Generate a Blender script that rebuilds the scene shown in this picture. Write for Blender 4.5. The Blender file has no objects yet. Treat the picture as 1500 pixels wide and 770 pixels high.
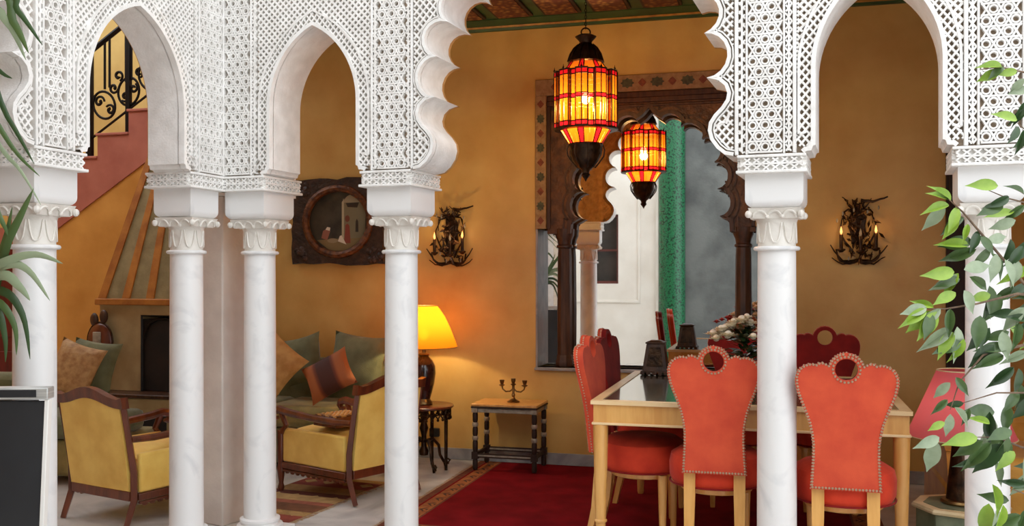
import bpy, bmesh, math, random
from mathutils import Vector, Matrix
from mathutils.geometry import tessellate_polygon
import numpy as np

SC = bpy.context.scene
COL = SC.collection
PI = math.pi
F, H0, EYE = 1420.0, 400.0, 1.38

# ---------------------------------------------------------------- camera
cam = bpy.data.cameras.new('camera')
cam.sensor_width = 36.0
cam.lens = 36.0 * F / 1500.0
cam.shift_y = 15.0 / 1500.0
cam.clip_start = 0.05
cam_ob = bpy.data.objects.new('camera', cam)
cam_ob.location = (0, 0, EYE)
cam_ob.rotation_euler = (PI / 2, 0, 0)
COL.objects.link(cam_ob)
SC.camera = cam_ob

# ---------------------------------------------------------------- sky, exposure
wd = bpy.data.worlds.new('sky')
SC.world = wd
wd.use_nodes = True
wn = wd.node_tree
bg = wn.nodes['Background']
bg.inputs['Color'].default_value = (0.93, 0.96, 1.0, 1)
bg.inputs['Strength'].default_value = 2.45
SC.view_settings.view_transform = 'Standard'
SC.view_settings.look = 'None'
SC.view_settings.exposure = 0.0
SC.view_settings.gamma = 1.0
SC.view_settings.use_curve_mapping = False
SC.cycles.use_denoising = True
SC.cycles.sample_clamp_indirect = 6.0
SC.cycles.max_bounces = 10
SC.cycles.diffuse_bounces = 6

LAMP = dict(lantern=78.0, table=18.0, pink=1.6, sconce=0.2)


# ---------------------------------------------------------------- helpers
def px(x, y, d):
    """image point at depth d -> world"""
    return Vector(((x - 750) / F * d, d, EYE + (H0 - y) / F * d))


class MB:
    """collects shapes, becomes ONE mesh object"""
    def __init__(s, M=None):
        s.v = []; s.f = []; s.M = M or Matrix.Identity(4)

    def add(s, vs, fs):
        o = len(s.v)
        M = s.M
        s.v += [tuple(M @ Vector(v)) for v in vs]
        s.f += [tuple(i + o for i in f) for f in fs]
        return s

    def box(s, x0, x1, y0, y1, z0, z1):
        return s.add([(x0, y0, z0), (x1, y0, z0), (x1, y1, z0), (x0, y1, z0), (x0, y0, z1), (x1, y0, z1), (x1, y1, z1), (x0, y1, z1)],
                     [(0, 3, 2, 1), (4, 5, 6, 7), (0, 1, 5, 4), (1, 2, 6, 5), (2, 3, 7, 6), (3, 0, 4, 7)])

    def cbox(s, c, sx, sy, sz, R=None):
        old = s.M
        s.M = s.M @ Matrix.Translation(Vector(c)) @ (R.to_4x4() if R is not None else Matrix.Identity(4))
        s.box(-sx / 2, sx / 2, -sy / 2, sy / 2, -sz / 2, sz / 2)
        s.M = old
        return s

    def frustum(s, z0, z1, a0, b0, a1, b1, cx=0, cy=0):
        vs = [(cx + sx * a, cy + sy * b, z) for z, a, b in ((z0, a0, b0), (z1, a1, b1)) for sx, sy in ((-1, -1), (1, -1), (1, 1), (-1, 1))]
        return s.add(vs, [(0, 3, 2, 1), (4, 5, 6, 7), (0, 1, 5, 4), (1, 2, 6, 5), (2, 3, 7, 6), (3, 0, 4, 7)])

    def tube(s, pts, r, n=8, closed=False, cap=True):
        pts = [Vector(p) for p in pts]
        m = len(pts)
        rs = r if isinstance(r, (list, tuple)) else [r] * m
        T = []
        for i in range(m):
            a = pts[(i - 1) % m] if (closed or i > 0) else pts[i]
            b = pts[(i + 1) % m] if (closed or i < m - 1) else pts[i]
            t = b - a
            T.append(t.normalized() if t.length > 1e-9 else Vector((0, 0, 1)))
        up = Vector((0, 0, 1)) if abs(T[0].z) < 0.9 else Vector((1, 0, 0))
        N = (up - T[0] * up.dot(T[0])).normalized()
        vs = []
        for i in range(m):
            N = N - T[i] * N.dot(T[i])
            N = N.normalized() if N.length > 1e-6 else T[i].orthogonal().normalized()
            B = T[i].cross(N)
            for k in range(n):
                a = 2 * PI * k / n
                vs.append(pts[i] + (N * math.cos(a) + B * math.sin(a)) * rs[i])
        fs = []
        for i in range(m if closed else m - 1):
            j = (i + 1) % m
            for k in range(n):
                l = (k + 1) % n
                fs.append((i * n + k, i * n + l, j * n + l, j * n + k))
        if cap and not closed:
            fs.append(tuple(reversed(range(n))))
            fs.append(tuple((m - 1) * n + k for k in range(n)))
        return s.add(vs, fs)

    def lathe(s, prof, n=24, c=(0, 0, 0), cap=True, a0=0.0):
        vs = []
        for r, z in prof:
            for k in range(n):
                a = 2 * PI * k / n + a0
                vs.append((c[0] + r * math.cos(a), c[1] + r * math.sin(a), c[2] + z))
        fs = []
        for i in range(len(prof) - 1):
            for k in range(n):
                l = (k + 1) % n
                fs.append((i * n + k, i * n + l, (i + 1) * n + l, (i + 1) * n + k))
        if cap:
            fs.append(tuple(reversed(range(n))))
            fs.append(tuple((len(prof) - 1) * n + k for k in range(n)))
        return s.add(vs, fs)

    def sphere(s, c, r, n=10, m=6, sc=(1, 1, 1)):
        prof = []
        for i in range(m + 1):
            a = -PI / 2 + PI * i / m
            prof.append((max(r * math.cos(a), 1e-4), r * math.sin(a)))
        old = s.M
        s.M = s.M @ Matrix.Translation(Vector(c)) @ Matrix.Diagonal((sc[0], sc[1], sc[2], 1))
        s.lathe(prof, n)
        s.M = old
        return s

    def prism(s, poly, y0, y1, holes=()):
        """polygon in (x, z), extruded along y"""
        loops = [list(poly)] + [list(h) for h in holes]
        tris = tessellate_polygon([[Vector((p[0], p[1], 0)) for p in lp] for lp in loops])
        allp = [p for lp in loops for p in lp]
        n = len(allp)
        vs = [(p[0], y0, p[1]) for p in allp] + [(p[0], y1, p[1]) for p in allp]
        fs = []
        for t in tris:
            a, b, c = t
            cr = (allp[b][0] - allp[a][0]) * (allp[c][1] - allp[a][1]) - (allp[b][1] - allp[a][1]) * (allp[c][0] - allp[a][0])
            if cr < 0:
                a, b, c = a, c, b
            fs.append((a, b, c)); fs.append((c + n, b + n, a + n))
        o = 0
        for li, lp in enumerate(loops):
            m = len(lp)
            ar = sum(lp[i][0] * lp[(i + 1) % m][1] - lp[(i + 1) % m][0] * lp[i][1] for i in range(m))
            ccw = (ar > 0) == (li == 0)
            for i in range(m):
                j = (i + 1) % m
                q = (o + i, o + i + n, o + j + n, o + j)
                fs.append(tuple(reversed(q)) if ccw else q)
            o += m
        return s.add(vs, fs)

    def prismz(s, poly, z0, z1, holes=()):
        old = s.M
        # (x, z) -> (x, y): swap axes
        s.M = s.M @ Matrix(((1, 0, 0, 0), (0, 0, 1, 0), (0, 1, 0, 0), (0, 0, 0, 1)))
        k = len(s.f)
        s.prism(poly, z0, z1, holes)
        s.f[k:] = [tuple(reversed(f)) for f in s.f[k:]]
        s.M = old
        return s

    def pillow(s, w, h, t, n=12):
        """cushion in the xz plane, centre at the origin, thickness along y"""
        vs, fs = [], []
        for sd in (-1, 1):
            for j in range(n + 1):
                for i in range(n + 1):
                    u, v = -1 + 2 * i / n, -1 + 2 * j / n
                    pin = 1 - 0.10 * (1 - abs(v) ** 2) * abs(u) ** 6
                    pin2 = 1 - 0.10 * (1 - abs(u) ** 2) * abs(v) ** 6
                    th = ((1 - abs(u) ** 2.6) * (1 - abs(v) ** 2.6)) ** 0.55
                    vs.append((u * w / 2 * pin, sd * t / 2 * th, v * h / 2 * pin2))
        m = (n + 1) ** 2
        for j in range(n):
            for i in range(n):
                a = j * (n + 1) + i
                fs.append((a, a + 1, a + n + 2, a + n + 1))
                fs.append((m + a, m + a + n + 1, m + a + n + 2, m + a + 1))
        return s.add(vs, fs)

    def data(s, name, mat, smooth=True, ang=38):
        me = bpy.data.meshes.new(name)
        me.from_pydata(s.v, [], s.f)
        me.update()
        if mat is not None:
            me.materials.append(mat)
        if smooth:
            me.polygons.foreach_set('use_smooth', [True] * len(me.polygons))
            me.set_sharp_from_angle(angle=math.radians(ang))
        return me

    def build(s, name, mat, parent=None, loc=None, rz=None, smooth=True, bevel=0.0, ang=38, kind=None, label=None, subsurf=0):
        ob = bpy.data.objects.new(name, s.data(name, mat, smooth, ang))
        COL.objects.link(ob)
        if parent is not None:
            ob.parent = parent
        if loc is not None:
            ob.location = loc
        if rz is not None:
            ob.rotation_euler = (0, 0, rz)
        if bevel:
            b = ob.modifiers.new('bevel', 'BEVEL')
            b.width = bevel; b.segments = 2; b.limit_method = 'ANGLE'; b.angle_limit = math.radians(40)
        if subsurf:
            b = ob.modifiers.new('sub', 'SUBSURF'); b.levels = subsurf; b.render_levels = subsurf
        if kind:
            ob['kind'] = kind
        if label:
            ob['label'] = label
        return ob


def tag(o, label, cat=None, group=None, kind=None):
    o['label'] = label
    if cat: o['category'] = cat
    if group: o['group'] = group
    if kind: o['kind'] = kind
    return o


def thing(name, label, cat, loc=(0, 0, 0), rz=0.0, group=None, kind=None):
    o = bpy.data.objects.new(name, None)
    o.empty_display_size = 0.1
    COL.objects.link(o)
    o.location = loc
    o.rotation_euler = (0, 0, rz)
    return tag(o, label, cat, group, kind)


def inst(name, me, parent, loc=(0, 0, 0), rot=(0, 0, 0), scale=None, M=None):
    o = bpy.data.objects.new(name, me)
    COL.objects.link(o)
    o.parent = parent
    if M is not None:
        o.matrix_local = M
    else:
        o.location = loc; o.rotation_euler = rot
        if scale: o.scale = scale
    return o


def copy_thing(root, loc, rz, label, group=None):
    r = root.copy(); COL.objects.link(r); r.location = loc; r.rotation_euler = (0, 0, rz); r['label'] = label
    if group: r['group'] = group
    for ch in list(root.children):
        c = ch.copy(); COL.objects.link(c); c.parent = r
        for g in list(ch.children):
            d = g.copy(); COL.objects.link(d); d.parent = c
    return r


# ---------------------------------------------------------------- materials
def srgb(r, g, b):
    f = lambda c: (c / 255 / 12.92) if c / 255 <= 0.04045 else ((c / 255 + 0.055) / 1.055) ** 2.4
    return (f(r), f(g), f(b), 1.0)


def mat(name, c1, c2=None, scale=6.0, rough=0.6, bump=0.0, bscale=60.0, metal=0.0, kind='noise', stretch=(1, 1, 1), detail=5.0,
        lo=0.35, hi=0.65, sheen=0.0, coat=0.0, spec=None, c3=None, dist=0.0):
    m = bpy.data.materials.new(name)
    m.use_nodes = True
    nt = m.node_tree
    N, L = nt.nodes, nt.links
    b = N['Principled BSDF']
    b.inputs['Roughness'].default_value = rough
    b.inputs['Metallic'].default_value = metal
    if sheen:
        b.inputs['Sheen Weight'].default_value = sheen
        b.inputs['Sheen Roughness'].default_value = 0.4
    if coat:
        b.inputs['Coat Weight'].default_value = coat
        b.inputs['Coat Roughness'].default_value = 0.12
    if spec is not None:
        b.inputs['Specular IOR Level'].default_value = spec
    tc = N.new('ShaderNodeTexCoord')
    mp = N.new('ShaderNodeMapping')
    mp.inputs['Scale'].default_value = stretch
    L.new(tc.outputs['Object'], mp.inputs['Vector'])
    if c2 is None:
        b.inputs['Base Color'].default_value = c1
    else:
        if kind == 'noise':
            t = N.new('ShaderNodeTexNoise')
            t.inputs['Scale'].default_value = scale
            t.inputs['Detail'].default_value = detail
            t.inputs['Distortion'].default_value = dist
            out = t.outputs['Fac']
        elif kind == 'wave':
            t = N.new('ShaderNodeTexWave')
            t.inputs['Scale'].default_value = scale
            t.inputs['Distortion'].default_value = dist or 6.0
            t.inputs['Detail'].default_value = detail
            out = t.outputs['Fac']
        elif kind == 'voronoi':
            t = N.new('ShaderNodeTexVoronoi')
            t.inputs['Scale'].default_value = scale
            out = t.outputs['Distance']
        elif kind == 'checker':
            t = N.new('ShaderNodeTexChecker')
            t.inputs['Scale'].default_value = scale
            out = t.outputs['Fac']
        L.new(mp.outputs['Vector'], t.inputs['Vector'])
        r = N.new('ShaderNodeValToRGB')
        r.color_ramp.elements[0].position = lo; r.color_ramp.elements[0].color = c1
        r.color_ramp.elements[1].position = hi; r.color_ramp.elements[1].color = c2
        if c3 is not None:
            e = r.color_ramp.elements.new((lo + hi) / 2); e.color = c3
        L.new(out, r.inputs['Fac'])
        L.new(r.outputs['Color'], b.inputs['Base Color'])
    if bump:
        bt = N.new('ShaderNodeTexNoise')
        bt.inputs['Scale'].default_value = bscale
        bt.inputs['Detail'].default_value = 4
        L.new(mp.outputs['Vector'], bt.inputs['Vector'])
        bp = N.new('ShaderNodeBump')
        bp.inputs['Strength'].default_value = bump
        bp.inputs['Distance'].default_value = 0.01
        L.new(bt.outputs['Fac'], bp.inputs['Height'])
        L.new(bp.outputs['Normal'], b.inputs['Normal'])
    return m


def glass_lit(name, col, trans=0.3, emit=0.0, tcol=None):
    """coloured lamp glass or shade: lets lamp light through, tinted"""
    m = bpy.data.materials.new(name)
    m.use_nodes = True
    nt = m.node_tree; N, L = nt.nodes, nt.links
    for n in list(N): N.remove(n)
    o = N.new('ShaderNodeOutputMaterial')
    tl = N.new('ShaderNodeBsdfTranslucent'); tl.inputs['Color'].default_value = col
    tr = N.new('ShaderNodeBsdfTransparent'); tr.inputs['Color'].default_value = tcol or col
    df = N.new('ShaderNodeBsdfDiffuse'); df.inputs['Color'].default_value = col
    m1 = N.new('ShaderNodeMixShader'); m1.inputs['Fac'].default_value = trans
    m2 = N.new('ShaderNodeMixShader'); m2.inputs['Fac'].default_value = 0.25
    L.new(tl.outputs[0], m2.inputs[1]); L.new(df.outputs[0], m2.inputs[2])
    L.new(m2.outputs[0], m1.inputs[1]); L.new(tr.outputs[0], m1.inputs[2])
    if emit:
        em = N.new('ShaderNodeEmission'); em.inputs['Color'].default_value = col; em.inputs['Strength'].default_value = emit
        ad = N.new('ShaderNodeAddShader')
        L.new(m1.outputs[0], ad.inputs[0]); L.new(em.outputs[0], ad.inputs[1])
        L.new(ad.outputs[0], o.inputs['Surface'])
    else:
        L.new(m1.outputs[0], o.inputs['Surface'])
    return m


def glow(name, col, strength):
    m = bpy.data.materials.new(name)
    m.use_nodes = True
    b = m.node_tree.nodes['Principled BSDF']
    b.inputs['Base Color'].default_value = col
    b.inputs['Emission Color'].default_value = col
    b.inputs['Emission Strength'].default_value = strength
    return m


def lamp(name, loc, power, col=(1.0, 0.62, 0.25), r=0.03, parent=None):
    l = bpy.data.lights.new(name, 'POINT')
    l.energy = power; l.color = col; l.shadow_soft_size = r
    o = bpy.data.objects.new(name, l)
    COL.objects.link(o)
    if parent is not None: o.parent = parent
    o.location = loc
    return o


M = {}
M['plaster'] = mat('white_plaster', srgb(240, 238, 234), srgb(226, 223, 218), 14, 0.75, 0.25, 90)
M['marble'] = mat('white_marble', srgb(233, 232, 230), srgb(184, 185, 188), 4.0, 0.38, 0.0, kind='noise', dist=1.8, lo=0.52, hi=0.95, detail=10)
M['pier'] = mat('grey_plaster', srgb(232, 225, 216), srgb(214, 205, 196), 5, 0.7, 0.15, 60)
M['ochre'] = mat('ochre_tadelakt', srgb(222, 184, 108), srgb(200, 154, 80), 3.2, 0.45, 0.12, 26, detail=8, lo=0.3, hi=0.72)
M['ochre_deep'] = mat('deep_ochre_tadelakt', srgb(226, 166, 82), srgb(200, 138, 58), 3.0, 0.5, 0.12, 26, detail=8, lo=0.3, hi=0.72)
M['warmlit_carved'] = mat('warmlit_carved_plaster', srgb(200, 152, 92), srgb(172, 124, 70), 20, 0.7, 0.3, 120)  # warm indoor light put into the ochre of the arcade's inner side
M['pink'] = mat('terracotta_pink', srgb(194, 118, 98), srgb(174, 98, 80), 4, 0.6, 0.1, 40)
M['yellow_wall'] = mat('yellow_wall', srgb(214, 186, 110), srgb(196, 164, 92), 3, 0.6)
M['floor'] = mat('floor_marble', srgb(218, 216, 212), srgb(170, 168, 168), 1.6, 0.22, 0.0, dist=2.5, detail=9, lo=0.4, hi=0.8)
M['baseboard'] = mat('grey_marble', srgb(168, 166, 164), srgb(135, 134, 136), 4, 0.35, dist=2)
M['green_paint'] = mat('green_paint', srgb(48, 82, 42), srgb(36, 66, 36), 8, 0.5)
M['gold_paint'] = mat('gold_paint', srgb(176, 132, 58), srgb(150, 100, 40), 22, 0.45)
M['floral_panel'] = mat('floral_panel', srgb(150, 104, 54), srgb(84, 36, 20), 26, 0.6, kind='voronoi', lo=0.15, hi=0.55, c3=srgb(120, 78, 36))
M['dark_line'] = mat('dark_brown_paint', srgb(44, 26, 16), None, rough=0.6)
M['wood_dark'] = mat('dark_carved_wood', srgb(86, 54, 32), srgb(56, 33, 20), 9, 0.42, 0.2, 60, stretch=(4, 4, 0.6))
M['wood_portal'] = mat('carved_portal_wood', srgb(112, 72, 40), srgb(70, 42, 24), 16, 0.5, 0.7, 45)
M['wood_red'] = mat('mahogany', srgb(118, 58, 32), srgb(80, 36, 20), 7, 0.3, 0.08, 60, stretch=(3, 3, 0.5), coat=0.3)
M['wood_light'] = mat('pale_sycamore', srgb(228, 174, 98), srgb(210, 150, 76), 5, 0.32, 0.0, stretch=(5, 5, 0.7), coat=0.3)
M['wood_edge'] = mat('cream_moulding', srgb(238, 208, 160), srgb(226, 192, 140), 5, 0.35)
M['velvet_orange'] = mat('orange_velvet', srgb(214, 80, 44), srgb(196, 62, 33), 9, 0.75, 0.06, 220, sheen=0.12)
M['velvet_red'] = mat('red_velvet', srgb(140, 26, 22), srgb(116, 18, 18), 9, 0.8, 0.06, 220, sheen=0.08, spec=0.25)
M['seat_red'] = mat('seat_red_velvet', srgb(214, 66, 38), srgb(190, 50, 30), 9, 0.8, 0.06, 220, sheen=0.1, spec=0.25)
M['nail'] = mat('pewter_nails', srgb(196, 168, 140), None, rough=0.3, metal=0.6)
M['carve_shade'] = mat('recess_shade_plaster', srgb(182, 162, 142), srgb(162, 142, 122), 20, 0.85, 0.2, 90)  # tan stands in for the shade inside the carved recesses
M['yellow_cloth'] = mat('yellow_upholstery', srgb(248, 210, 108), srgb(234, 188, 86), 7, 0.8, 0.12, 160, sheen=0.3)
M['green_cloth'] = mat('green_upholstery', srgb(120, 122, 86), srgb(96, 98, 66), 8, 0.8, 0.2, 120, sheen=0.3)
M['green_gold'] = mat('olive_gold_upholstery', srgb(160, 142, 82), srgb(120, 112, 64), 8, 0.75, 0.2, 120, sheen=0.3)
M['beige_cloth'] = mat('beige_brocade', srgb(190, 150, 96), srgb(158, 114, 66), 26, 0.65, 0.5, 40)
M['tan_cloth'] = mat('tan_velvet', srgb(206, 160, 92), srgb(180, 130, 66), 14, 0.7, 0.2, 90)
M['brown_stripe'] = mat('brown_orange_stripes', srgb(74, 34, 22), srgb(170, 96, 48), 1.15, 0.7, 0.15, 120, kind='wave', stretch=(1.0, 0.001, 0.001), lo=0.3, hi=0.75, c3=srgb(120, 56, 28), dist=0.4)
M['iron'] = mat('black_iron', srgb(30, 26, 24), None, rough=0.45, metal=0.7)
M['bronze'] = mat('dark_bronze', srgb(78, 54, 34), srgb(40, 27, 18), 20, 0.36, 0.3, 60, metal=0.75)
M['brass'] = mat('old_brass', srgb(150, 118, 72), srgb(98, 74, 44), 18, 0.32, metal=0.85)
M['black'] = mat('black_board', srgb(22, 22, 25), srgb(32, 33, 36), 5, 0.6)
M['silver'] = mat('brushed_metal', srgb(200, 200, 196), srgb(160, 160, 158), 8, 0.4, metal=0.5, stretch=(1, 1, 12))
M['mirror'] = mat('mirror_glass', (0.93, 0.94, 0.93, 1), None, rough=0.012, metal=1.0)
M['soot'] = mat('soot', srgb(26, 20, 17), srgb(40, 30, 24), 6, 0.8)
M['beige_plaster'] = mat('beige_plaster', srgb(190, 168, 122), srgb(166, 142, 98), 5, 0.7, 0.15, 50)
M['hood_grey'] = mat('hood_grey_green', srgb(158, 144, 102), srgb(134, 120, 82), 9, 0.7, 0.2, 50)
M['hood_ochre'] = mat('hood_ochre', srgb(190, 124, 48), srgb(160, 94, 32), 9, 0.6, 0.2, 50)
M['rug_red'] = mat('crimson_rug', srgb(136, 16, 26), srgb(112, 8, 18), 5, 0.95, 0.4, 300, spec=0.1)
M['rug_gold'] = mat('ochre_rug', srgb(172, 104, 48), srgb(140, 74, 34), 18, 0.95, 0.4, 300)
M['rug_brown'] = mat('brown_rug', srgb(96, 44, 26), srgb(122, 62, 34), 22, 0.95, 0.4, 300)
M['rug_dark'] = mat('dark_rug_motif', srgb(70, 40, 28), None, rough=0.95)
M['fringe'] = mat('cream_fringe', srgb(196, 168, 130), srgb(150, 110, 76), 60, 0.95)
M['leaf_a'] = mat('leaf_bright', srgb(150, 180, 66), srgb(128, 162, 52), 2, 0.35, spec=0.5)
M['leaf_b'] = mat('leaf_mid', srgb(84, 108, 60), srgb(66, 90, 48), 2, 0.3)
M['leaf_c'] = mat('leaf_grey', srgb(156, 170, 138), srgb(134, 150, 118), 2, 0.28)
M['leaf_d'] = mat('leaf_dark', srgb(56, 82, 44), srgb(44, 68, 36), 2, 0.3)
M['bark'] = mat('ficus_bark', srgb(120, 96, 74), srgb(88, 68, 52), 30, 0.8, 0.4, 80, stretch=(1, 1, 0.3))
M['petal'] = mat('white_petals', srgb(250, 246, 230), srgb(238, 228, 200), 30, 0.6)
M['petal_red'] = mat('rose_petals', srgb(190, 70, 60), srgb(150, 40, 38), 30, 0.6)
M['amber'] = glass_lit('amber_glass', srgb(112, 50, 4), 0.36, tcol=srgb(255, 220, 165))
M['ruby'] = glass_lit('ruby_glass', srgb(98, 5, 10), 0.20, tcol=srgb(255, 90, 80))
M['shade_amber'] = glass_lit('amber_lampshade', srgb(182, 106, 20), 0.03)
M['shade_pink'] = glass_lit('pink_lampshade', srgb(228, 126, 142), 0.02)
M['bulb'] = glow('lit_bulb', (1.0, 0.78, 0.4, 1), 45.0)
M['bulb_small'] = glow('lit_candle_bulb', (1.0, 0.45, 0.14, 1), 1.3)
M['vase'] = mat('aubergine_glaze', srgb(66, 34, 28), srgb(38, 20, 18), 6, 0.15, stretch=(6, 6, 0.5), coat=0.5)
M['canvas'] = mat('dark_canvas', srgb(74, 70, 56), srgb(38, 36, 30), 7, 0.5, 0.1, 90)
M['frame_gold'] = mat('bronzed_frame', srgb(126, 76, 38), srgb(70, 40, 24), 26, 0.4, 0.9, 40, metal=0.3)
M['frame_dark'] = mat('carved_dark_frame', srgb(66, 44, 30), srgb(36, 24, 18), 26, 0.45, 0.9, 40)
M['zellige'] = mat('green_zellige', srgb(14, 96, 58), srgb(8, 48, 30), 46, 0.22, 0.5, 60, kind='voronoi', lo=0.25, hi=0.7, c3=srgb(34, 116, 74))
M['slate'] = mat('dark_slate_render', srgb(74, 78, 78), srgb(112, 116, 114), 2.2, 0.5, 0.35, 30, detail=9)
M['marble_aged'] = mat('aged_marble', srgb(228, 223, 214), srgb(200, 191, 180), 9, 0.45, 0.1, 60, dist=1.5, lo=0.45, hi=0.85)
M['court_floor'] = mat('courtyard_marble', srgb(210, 208, 204), srgb(178, 176, 174), 2.0, 0.3, dist=2)
M['marquetry'] = mat('marquetry', srgb(200, 148, 78), srgb(104, 56, 26), 26, 0.35, kind='checker')
M['paint_green'] = mat('painted_green_wood', srgb(126, 136, 108), srgb(96, 108, 84), 12, 0.45)
M['paint_cream'] = mat('painted_cream_wood', srgb(222, 206, 164), srgb(200, 180, 134), 12, 0.45)
M['gold_cloth'] = mat('gold_silk', srgb(236, 184, 84), srgb(214, 154, 58), 7, 0.55, 0.15, 120, sheen=0.3)
M['bone'] = mat('inlaid_bone', srgb(172, 164, 146), srgb(136, 128, 112), 30, 0.4)
M['white_board'] = mat('white_edge', srgb(230, 228, 222), None, rough=0.5)
M['red_door'] = mat('dark_red_door', srgb(112, 30, 28), srgb(84, 20, 20), 6, 0.45, stretch=(3, 3, 0.5))
M['glass'] = mat('window_dark_glass', srgb(36, 32, 32), srgb(60, 52, 48), 3, 0.08)
M['oxblood'] = mat('oxblood_frame', srgb(98, 44, 36), None, rough=0.5)
M['wall_white'] = mat('courtyard_white_wall', srgb(238, 234, 226), srgb(224, 218, 208), 2, 0.7, 0.1, 20)
M['terracotta'] = mat('terracotta_pot', srgb(168, 96, 62), srgb(146, 78, 48), 8, 0.7, 0.1, 60)
M['table_glass'] = mat('table_glass', srgb(92, 96, 78), srgb(78, 80, 66), 2, 0.03, coat=1.0)

# ================================================================ FRAMES OF THE PLACE
class Frame:
    """local x along a wall, local y away from the viewer / into the wall, z up"""
    def __init__(s, o, ang):
        s.o = Vector((o[0], o[1], 0)); s.rz = ang
        s.x = Vector((math.cos(ang), math.sin(ang), 0)); s.y = Vector((-math.sin(ang), math.cos(ang), 0))
    def w(s, a, n, z=0.0):
        p = s.o + s.x * a + s.y * n
        return Vector((p.x, p.y, z))
    def mat(s):
        return Matrix.Translation(s.o) @ Matrix.Rotation(s.rz, 4, 'Z')

CORNER = (-1.508, 5.051)
RW = Frame(CORNER, -math.radians(20.4))              # right wing of the arcade
LW = Frame(CORNER, math.atan2(0.9585, 0.2852))       # left wing (x runs into the corner)
WB = Frame((0, 7.084), -math.radians(15.5))          # back wall of the salon
TH = 0.315                                            # arcade thickness
RELIEF = 0.028

# ---------------------------------------------------------------- floors
b = MB(); b.add([(-7, -4, 0), (6, -4, 0), (6, 10, 0), (-7, 10, 0), (-7, -4, -0.15), (6, -4, -0.15), (6, 10, -0.15), (-7, 10, -0.15)],
                [(0, 1, 2, 3), (7, 6, 5, 4), (0, 4, 5, 1), (1, 5, 6, 2), (2, 6, 7, 3), (3, 7, 4, 0)])
tag(b.build('floor', M['floor'], smooth=False), 'pale veined marble floor of the salon and courtyard', kind='structure')

# ---------------------------------------------------------------- back wall with the mirror niche
NA0, NA1, NZ0, NZ1, NDEP = 0.185, 1.80, 0.70, 2.755, 0.15
AL, AR, ZT = -2.42, 3.75, 3.9
wall_back = MB()
wall_back.box(AL, NA0, 0, 0.35, 0, ZT); wall_back.box(NA1, AR, 0, 0.35, 0, ZT)
wall_back.box(NA0, NA1, 0, 0.35, 0, NZ0); wall_back.box(NA0, NA1, 0, 0.35, NZ1, ZT)
wall_back.box(NA0, NA1, NDEP + 0.02, 0.35, NZ0, NZ1)
wb = wall_back.build('wall_back', M['ochre'], loc=WB.o, rz=WB.rz, smooth=False)
tag(wb, 'ochre polished plaster wall at the back of the salon', kind='structure')
bb = MB(); bb.box(AL + 0.0, AR - 0.3, -0.018, -0.001, 0.001, 0.085)
tag(bb.build('baseboard_back', M['baseboard'], loc=WB.o, rz=WB.rz, bevel=0.004), 'low grey marble baseboard under the ochre wall', kind='structure')

# right end wall, dark door frame strip
RE = RW.w(4.62, 0.1)
rw = MB(); rw.box(0, 0.2, -2.9, 0.36, 0, ZT)
tag(rw.build('wall_right', M['ochre'], loc=WB.w(AR, 0), rz=WB.rz, smooth=False), 'ochre wall closing the right end of the salon', kind='structure')
tr = MB(); tr.box(2.925, 3.06, -0.03, -0.001, 0.0, 2.3); tr.box(2.94, 3.045, -0.045, -0.03, 0.02, 2.25)
tag(tr.build('trim_1', M['dark_line'], loc=WB.o, rz=WB.rz, bevel=0.004), 'dark wooden upright on the ochre wall behind the right column', kind='structure')

# ---------------------------------------------------------------- left part: stair wall, stairs, gallery walls
SL = 0.622                                            # slope of the flight
zd = lambda a: 2.288 + (a + 3.093) * SL               # underside line of the flight
st = MB()
st.prism([(-6.2, 0), (AL, 0), (AL, zd(AL)), (-5.9, zd(-5.9)), (-6.2, zd(-5.9))], 0.0, 0.3)
tag(st.build('wall_left', M['ochre_deep'], loc=WB.o, rz=WB.rz, smooth=False), 'deep ochre wall below the staircase', kind='structure')
prof = [(-5.9, zd(-5.9) + 0.001), (AL, zd(AL) + 0.001)]
tops = []
for k in range(4, -9, -1):
    a1 = -3.257 + 0.30 * (k - 1) + 0.30; a0 = a1 - 0.30; zt = 2.515 + 0.187 * (k - 0) 
    if a0 > AL: continue
    tops.append((a0, min(a1, AL), zt))
for a0, a1, zt in tops:
    prof += [(a1, zt), (a0, zt)]
prof = [p for p in prof if p[0] >= -5.9 - 1e-6]
stc = MB(); stc.prism(prof, -0.012, 0.98)
stair = stc.build('staircase', M['pink'], loc=WB.o, rz=WB.rz, smooth=False)
tag(stair, 'terracotta pink staircase rising to the right behind the left arch', 'staircase', kind='structure')
for i, (a0, a1, zt) in enumerate(tops):
    if a0 < -4.6: break
    t = MB(); t.box(a0 - 0.012, a1, -0.026, 0.975, zt + 0.001, zt + 0.022)
    t.build('tread', M['pink'], stair, bevel=0.004)
yw = MB(); yw.box(-6.2, AL + 0.3, 1.0, 1.15, 0, 4.3)
tag(yw.build('wall_stairwell', M['yellow_wall'], loc=WB.o, rz=WB.rz, smooth=False), 'pale yellow wall behind the stair railing', kind='structure')
dk = MB(); dk.prism([(-6.0, 1.2), (-2.45, 3.25), (-2.45, 3.5 - 0.32), (-6.0, 1.1)], 0.96, 0.995)
gl = MB(); gl.box(-6.6, -6.4, 0.5, 9.9, 0, 4.3)
tag(gl.build('wall_gallery', M['ochre_deep'], smooth=False), 'ochre outer wall of the left gallery', kind='structure')
ge = MB(); ge.box(-6.5, -2.55, 1.7, 1.85, 0, 4.3)
tag(ge.build('wall_gallery_end', M['wall_white'], smooth=False), 'white end wall of the left gallery', kind='structure')
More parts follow.
